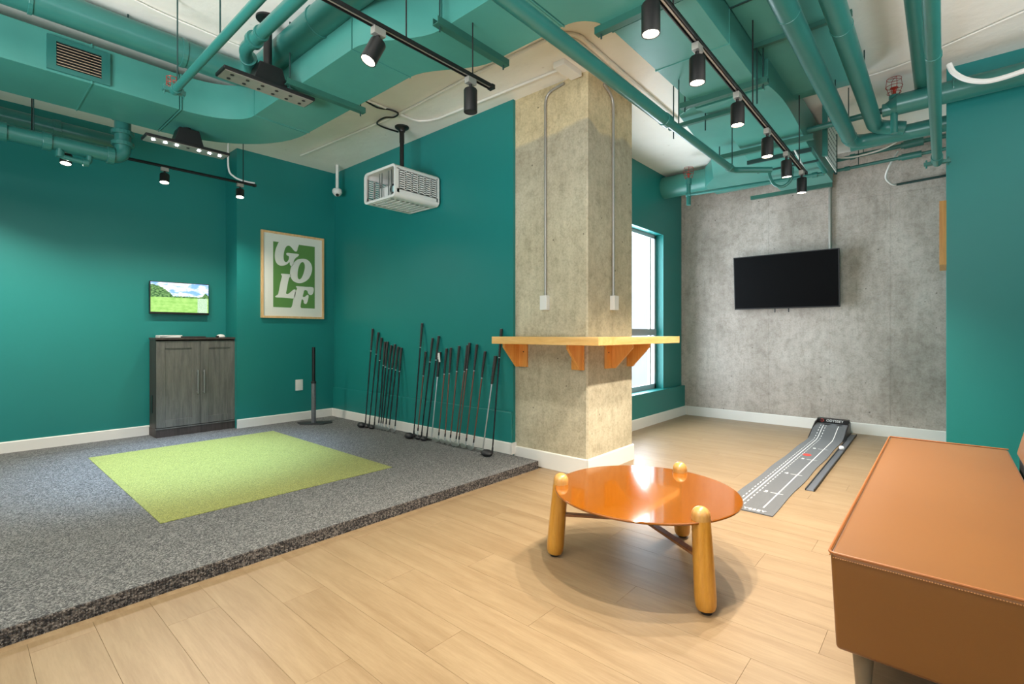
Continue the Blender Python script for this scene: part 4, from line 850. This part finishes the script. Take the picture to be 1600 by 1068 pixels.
L2 = ['tallest golf club, a driver starting the long row against the teal wall', 'short golf club just right of the tallest driver', 'tall golf club second right of the driver in the long row', 'tall golf club behind the one with a white tag',
      'putter with a white paper tag on its grip', 'golf club just right of the tagged putter', 'second golf club right of the tagged putter', 'golf club alone in the middle of the long row', 'front club of the crossed pair in the long row', 'rear taller club of the crossed pair in the long row',
      'golf club just right of the crossed pair', 'lowest leaning golf club, second right of the crossed pair', 'putter with a thick dark grip near the column', 'driver nearest the column with its grip reaching the shelf']
for (a, b, g, kd), lab in zip(G2, L2): club(lab, a, b, kd, g, red=(kd == 'iron'), tagged=('white paper tag' in lab))
# ================================================================== BAR SHELF ON THE COLUMN
sh = thing('corner_shelf', 'pale wood L-shaped bar shelf wrapped round the concrete column on brackets', 'shelf', (3.0, 1.83, 1.03))
SX, SY, SZ0, SZ1 = 3.01, 1.83, 1.03, 1.09
obj('shelf_board', MB().box((SX, SY, SZ0), (XP-0.001, 2.87, SZ1)), M_shelf, sh, 0.003, False)
obj('shelf_board', MB().box((XP, SY, SZ0), (4.42, YR-0.001, SZ1)), M_shelfx, sh, 0.003, False)
def brk(p, out, side, L=0.21, Hh=0.20):
    p, out, side = Vector(p), Vector(out), Vector(side)
    t = thing('shelf_bracket', '', 'bracket', p) if False else None
    b_ = obj('bracket', MB().obox(p+side*0.0+out*0.011+Vector((0, 0, SZ0-Hh/2)), side*0.055, out*0.010, (0, 0, Hh/2)), M_bracket, sh, 0.001, False)
    tri = [p+out*0.021+Vector((0, 0, SZ0)), p+out*L+Vector((0, 0, SZ0)), p+out*L+Vector((0, 0, SZ0-0.03)), p+out*0.05+Vector((0, 0, SZ0-Hh)), p+out*0.021+Vector((0, 0, SZ0-Hh))]
    obj('gusset', MB().prism([q_-side*0.05 for q_ in tri], side*0.022), M_bracket, b_, 0.001, False)
    obj('screw', MB().tube([p+out*0.02+side*0.02+Vector((0, 0, SZ0-0.07)), p+out*0.023+side*0.02+Vector((0, 0, SZ0-0.07))], 0.006, 8), M_black, b_)
brk((XP, 2.74, 0), (-1, 0, 0), (0, -1, 0)); brk((XP, 2.17, 0), (-1, 0, 0), (0, 1, 0)) 
brk((3.58, YR, 0), (0, -1, 0), (-1, 0, 0)); brk((3.955, YR, 0), (0, -1, 0), (1, 0, 0))
# ================================================================== COFFEE TABLE
TC = Vector((2.225, 1.095, 0)); ct = thing('coffee_table', 'round orange lacquered coffee table on three turned wood legs', 'coffee table', TC)
TR, TZ = 0.434, 0.362
top = MB(); seg = 96; ring = []
obj('table_top', MB().lathe([(TR-0.004, 0), (TR, 0.003), (TR, 0.008), (TR-0.003, 0.011)], TC+Vector((0, 0, TZ-0.011)), (0, 0, 1), seg), M_tabletop, ct)
for k in range(3):
    a = math.radians(-1+120*k); dr = Vector((math.cos(a), math.sin(a), 0))
    foot, head_ = TC+dr*0.440, TC+dr*0.408+Vector((0, 0, 0.372)); ax = (head_-foot).normalized(); Lg = (head_-foot).length
    prof = [(0.0, 0.006), (0.02, 0.007), (0.035, 0.014), (0.041, 0.030), (0.043, 0.06), (0.041, 0.2), (0.037, Lg)]
    lg = obj('leg', MB().lathe(prof, foot, ax, 32), M_leg, ct)
    obj('foot_pad', MB().tube([foot, foot+Vector((0, 0, 0.008))], 0.022, 20), M_black, lg)
    obj('leg_knob', MB().lathe([(0.0375, Lg-0.012)]+[(0.0375*math.cos(math.radians(q_)), Lg+0.008+0.036*math.sin(math.radians(q_))) for q_ in range(0, 91, 10)], foot, ax, 32), M_knob, lg)
    i_ = TC+Vector((0, 0, 0.215)); e_ = foot+ax*0.21; d_ = (e_-i_).normalized(); n_ = d_.cross(Z_).normalized()
    obj('stretcher', MB().obox((i_+e_)/2, (e_-i_)/2, n_*0.017, (0, 0, 0.006)), M_stretcher, ct, 0.002, False)
obj('stretcher_hub', MB().tube([TC+Vector((0, 0, 0.206)), TC+Vector((0, 0, 0.224))], 0.028, 20), M_steel, ct)
# ================================================================== PUTTING MAT
pm = thing('putting_mat', 'long grey indoor putting mat with white alignment lines and ball ramp', 'putting mat', (5.0, 0.94, 0))
PYA, PYB = 0.79, 1.09
def mz(x):
    if x < 5.95: return 0.006
    t = min(1, (x-5.95)/0.5); return 0.006+0.095*(t*t*(3-2*t))
def my(x):   # edge wobble
    return 0.004*math.sin(x*7)
xs = [3.30+i*(6.55-3.30)/65 for i in range(66)]
vs = []; fs = []
for x in xs: vs += [(x, PYA+my(x), mz(x)-0.006), (x, PYB+my(x+1), mz(x)-0.006), (x, PYB+my(x+1), mz(x)), (x, PYA+my(x), mz(x))]
for i in range(len(xs)-1):
    for k in range(4): fs.append((4*i+k, 4*i+(k+1) % 4, 4*i+4+(k+1) % 4, 4*i+4+k))
fs += [(0, 1, 2, 3), tuple(4*(len(xs)-1)+k for k in (3, 2, 1, 0))]
felt = obj('felt', MB().add(vs, fs), M_puttfelt, pm)
def strip(x0, x1, y, w_, dash=0, m=M_print_white, name='printed_line'):
    mb = MB(); x = x0; step = 0.05
    while x < x1:
        if dash and int((x-x0)/dash) % 2: x += dash; continue
        e = min(x+(dash or step), x1)
        mb.add([(x, y, mz(x)+0.0008), (e, y, mz(e)+0.0008), (e, y+w_, mz(e)+0.0008), (x, y+w_, mz(x)+0.0008)], [(0, 1, 2, 3)]); x = e
    o = obj(name, mb, m, felt, 0, False)
    if dash: o['kind'] = 'stuff'
    return o
strip(3.42, 6.42, 1.005, 0.007); strip(3.42, 6.42, 1.03, 0.006, 0.035); strip(3.42, 6.42, 0.98, 0.006, 0.035); strip(3.42, 6.40, 0.865, 0.007)
for i, x in enumerate((3.78, 4.38, 4.98, 5.5)):
    strip(x, x+0.008, 0.835, 0.08)
    Mx = Matrix.Translation((x+0.01, 0.945, 0.0068)) @ Matrix.Rotation(-math.pi/2, 4, 'Z')
    text_mesh('printed_number', '3456'[i] if i < 4 else '', 0.06, M_print_white, felt, Mx, 0.0003)
ell = MB().add([(5.17+0.05*math.cos(t*math.pi/12), 0.945+0.035*math.sin(t*math.pi/12), 0.0068) for t in range(24)], [tuple(range(24))]); obj('printed_badge', ell, M_print_red, felt, 0, False)
text_mesh('printed_word', 'ODYSSEY', 0.045, M_print_white, felt, Matrix.Translation((3.345, 0.94, 0.0068)) @ Matrix.Rotation(-math.pi/2, 4, 'Z'), 0.0003, 0, 1.15)
bk = MB().box((6.535, PYA+0.0, 0.0), (6.60, PYB+0.005, 0.155)); bb = obj('backboard', bk, M_black, pm, 0.006, False)
obj('cup', MB().tube([(6.46, 0.99, mz(6.46)), (6.46, 0.99, mz(6.46)+0.0015)], 0.04, 24), M_black, pm); obj('cup', MB().tube([(6.46, 0.87, mz(6.46)), (6.46, 0.87, mz(6.46)+0.0015)], 0.03, 24), M_black, pm)
RM = Matrix(((0, 0, -1, 0), (-1, 0, 0, 0), (0, 1, 0, 0), (0, 0, 0, 1)))
text_mesh('printed_word', 'ODYSSEY', 0.036, M_print_white, bb, Matrix.Translation((6.534, 0.925, 0.132)) @ RM, 0.0003, 0.1, 1.1)
sw = MB().tube([(6.533, 1.045+0.014*math.cos(t), 0.132+0.014*math.sin(t)) for t in [0.6+k*0.28 for k in range(20)]], 0.0028, 6); obj('printed_swirl', sw, M_print_red, bb)
for y in (PYA-0.012, PYB): obj('ramp_side', MB().prism([(6.05, y, 0), (6.56, y, 0), (6.56, y, 0.135), (6.45, y, 0.125), (6.2, y, 0.05)], (0, 0.012, 0)), M_black, pm, 0.002, False)
tk = lambda x0, x1, a0, a1, z0, z1: [(x0, 0.688+0.03*(x0-4.02)/2.5+a0, z0), (x1, 0.688+0.03*(x1-4.02)/2.5+a0, z0), (x1, 0.688+0.03*(x1-4.02)/2.5+a1, z0), (x0, 0.688+0.03*(x0-4.02)/2.5+a1, z0)]
M_track = plain('grey_return_track', srgb(86, 90, 96), 0.6, 0, 0.1, 8, 0)
rt = obj('return_track', MB().prism(tk(4.02, 6.53, 0, 0.06, 0, 0), (0, 0, 0.005)), M_track, pm, 0, False)
obj('track_rim', MB().prism(tk(4.02, 6.53, 0, 0.006, 0, 0), (0, 0, 0.018)), M_dark, rt, 0, False); obj('track_rim', MB().prism(tk(4.02, 6.2, 0.054, 0.06, 0, 0), (0, 0, 0.014)), M_dark, rt, 0, False)
bl = bpy.data.meshes.new('golf_ball')
bm = bmesh.new(); bmesh.ops.create_icosphere(bm, subdivisions=4, radius=0.0214); bm.to_mesh(bl); bm.free()
bl.polygons.foreach_set('use_smooth', [True]*len(bl.polygons)); M_ball = plain('white_dimpled_ball', srgb(240, 240, 238), 0.3, 0, 0.02, 5, 0.3, 250); bl.materials.append(M_ball)
ob = bpy.data.objects.new('golf_ball', bl); C.objects.link(ob); ob.location = (5.60, 0.737, 0.0266); tag(ob, 'white golf ball resting in the return track of the putting mat', 'golf ball')
# ================================================================== TELEVISION ON THE CONCRETE WALL
T = [PX(1145, 404, XB-0.10), PX(1311, 388, XB-0.10), PX(1313, 478, XB-0.16), PX(1149, 484, XB-0.16)]
ty0, ty1 = 0.915, 2.03; tzb, tzt = 1.40, 2.045
tl = thing('television', 'large black television tilted down on the concrete wall', 'television', (XB-0.1, (ty0+ty1)/2, tzb))
xt, xb_ = XB-0.16, XB-0.11
tl_y0, tl_y1 = (T[1].y+T[2].y)/2, (T[0].y+T[3].y)/2
tl_zt, tl_zb = (T[0].z+T[1].z)/2, (T[2].z+T[3].z)/2
pr = [(xt, tl_zt), (xt+0.035, tl_zt), (xb_+0.035, tl_zb), (xb_, tl_zb)]
obj('casing', MB().prism([(x_, tl_y0, z_) for x_, z_ in pr], (0, tl_y1-tl_y0, 0)), M_black, tl, 0.002, False)
obj('screen', MB().prism([(xt-0.0015, tl_y0+0.01, tl_zt-0.01), (xt+0.001, tl_y0+0.01, tl_zt-0.01), (xb_+0.001, tl_y0+0.01, tl_zb+0.014), (xb_-0.0015, tl_y0+0.01, tl_zb+0.014)], (0, tl_y1-tl_y0-0.02, 0)), M_blackscreen, tl, 0, False)
obj('wall_bracket', MB().box((XB-0.10, tl_y0+0.3, tl_zb+0.15), (XB, tl_y1-0.3, tl_zt-0.15)), M_black, tl, 0, False)
for y_ in (1.40, 1.55): obj('release_cord', MB().tube([(XB-0.07, y_, tl_zb-0.045), (XB-0.07, y_, tl_zb+0.02)], 0.006, 8), M_black, tl)
# wooden frame seen edge-on on the alcove side wall
ef = thing('side_frame', 'orange wooden frame seen edge-on beside the teal right wall', 'frame', (5.4, 0.0, 1.7))
ex = 5.35; a, b = PX(1476, 313, ex), PX(1476, 413, ex)
obj('frame', MB().box((ex, -0.012, b.z), (ex+0.03, 0.032, a.z)).box((ex+0.5, -0.012, b.z), (ex+0.53, 0.032, a.z)).box((ex+0.03, -0.012, a.z-0.03), (ex+0.5, 0.032, a.z)).box((ex+0.03, -0.012, b.z), (ex+0.5, 0.032, b.z+0.03)), M_bracket, ef, 0, False)
obj('picture', MB().box((ex+0.03, -0.010, b.z+0.03), (ex+0.50, 0.015, a.z-0.03)), M_matboard, ef, 0, False)
# ================================================================== SOFA
sf = thing('bench_sofa', 'tan leather bench sofa with piped box seat and leaning backrest', 'sofa', (2.8, 0, 0))
SX0, SX1, SYA, SYB, SZb, SZt = 1.765, 3.98, -0.275, 0.262, 0.155, 0.452
def rbox(mb, x0, x1, y0, y1, z0, z1, nx, ny, nz, bul):      # soft box: subdivided faces bulging slightly
    idx = {}
    def P(i, j, k):
        key = (i, j, k)
        if key not in idx:
            a, b, c = i/nx, j/ny, k/nz; x = x0+(x1-x0)*a; y = y0+(y1-y0)*b; z = z0+(z1-z0)*c
            fa, fb, fc = (min(1, 8*t*(1-t)) for t in (a, b, c))
            if k == nz: z += bul*fa*fb
            if j == ny: y += bul*0.5*fa*fc
            if i == 0: x -= bul*0.5*fb*fc
            if i == nx: x += bul*0.5*fb*fc
            if k == 0 or c < 1: y -= (1-c)*0.012*(1 if j == ny else 0); x += (1-c)*0.02*(1 if i == 0 else 0)
            idx[key] = len(mb.v); mb.v.append((x, y, z))
        return idx[key]
    for i in range(nx):
        for j in range(ny): mb.f.append((P(i, j, nz), P(i+1, j, nz), P(i+1, j+1, nz), P(i, j+1, nz))); mb.f.append((P(i, j, 0), P(i, j+1, 0), P(i+1, j+1, 0), P(i+1, j, 0)))
        for k in range(nz): mb.f.append((P(i, 0, k), P(i+1, 0, k), P(i+1, 0, k+1), P(i, 0, k+1))); mb.f.append((P(i, ny, k), P(i, ny, k+1), P(i+1, ny, k+1), P(i+1, ny, k)))
    for j in range(ny):
        for k in range(nz): mb.f.append((P(0, j, k), P(0, j, k+1), P(0, j+1, k+1), P(0, j+1, k))); mb.f.append((P(nx, j, k), P(nx, j+1, k), P(nx, j+1, k+1), P(nx, j, k+1)))
    return mb
st_ = obj('seat', rbox(MB(), SX0, SX1, SYA, SYB, SZb, SZt, 16, 8, 6, 0.008), M_leather, sf, 0.012, True)
for p in st_.data.polygons: p.use_smooth = True
st_.modifiers['bevel'].segments = 3
e = 0.003
loop_ = bend([(SX0+0.03, SYA, SZt+e), (SX0-e, SYA, SZt+e)], 0.01)
ring_ = [(SX0-e, SYA, SZt+e), (SX0-e, SYB+e, SZt+e), (SX1+e, SYB+e, SZt+e), (SX1+e, SYA, SZt+e)]
obj('piping', MB().tube(bend(ring_, 0.02), 0.0042, 8), M_piping, sf)
stt = MB()
for k in range(90):
    y = SYA+0.01+k*0.006
    if y < SYB-0.01: stt.box((SX0-0.0045, y, SZt-0.0115), (SX0-0.0005, y+0.0035, SZt-0.0100))
for k in range(360):
    x = SX0+0.01+k*0.006
    if x < SX1-0.01: stt.box((x, SYB, SZt-0.0115), (x+0.0035, SYB+0.0045, SZt-0.0100))
so = obj('stitching', stt, M_stitch, sf, 0, False); so['kind'] = 'stuff'
bk_ = MB(); rbox(bk_, SX0, 3.87, -0.42, -0.282, 0.445, 0.88, 12, 4, 8, 0.012)
bk_.v = [(x, y-(z-0.445)*0.25, z) for x, y, z in bk_.v]
bo = obj('backrest', bk_, M_leather, sf, 0.028, True)
for p in bo.data.polygons: p.use_smooth = True
bo.modifiers['bevel'].segments = 4
obj('back_frame', MB().box((SX0+0.1, -0.40, 0.16), (3.75, -0.30, 0.46)), M_dark, sf, 0, False)
for x, y in ((1.87, 0.19), (3.88, 0.19), (1.87, -0.22), (3.88, -0.22)):
    obj('leg', MB().lathe([(0.018, 0), (0.031, SZb+0.002)], (x, y, 0), (0, 0, 1), 24), M_sofaleg, sf)
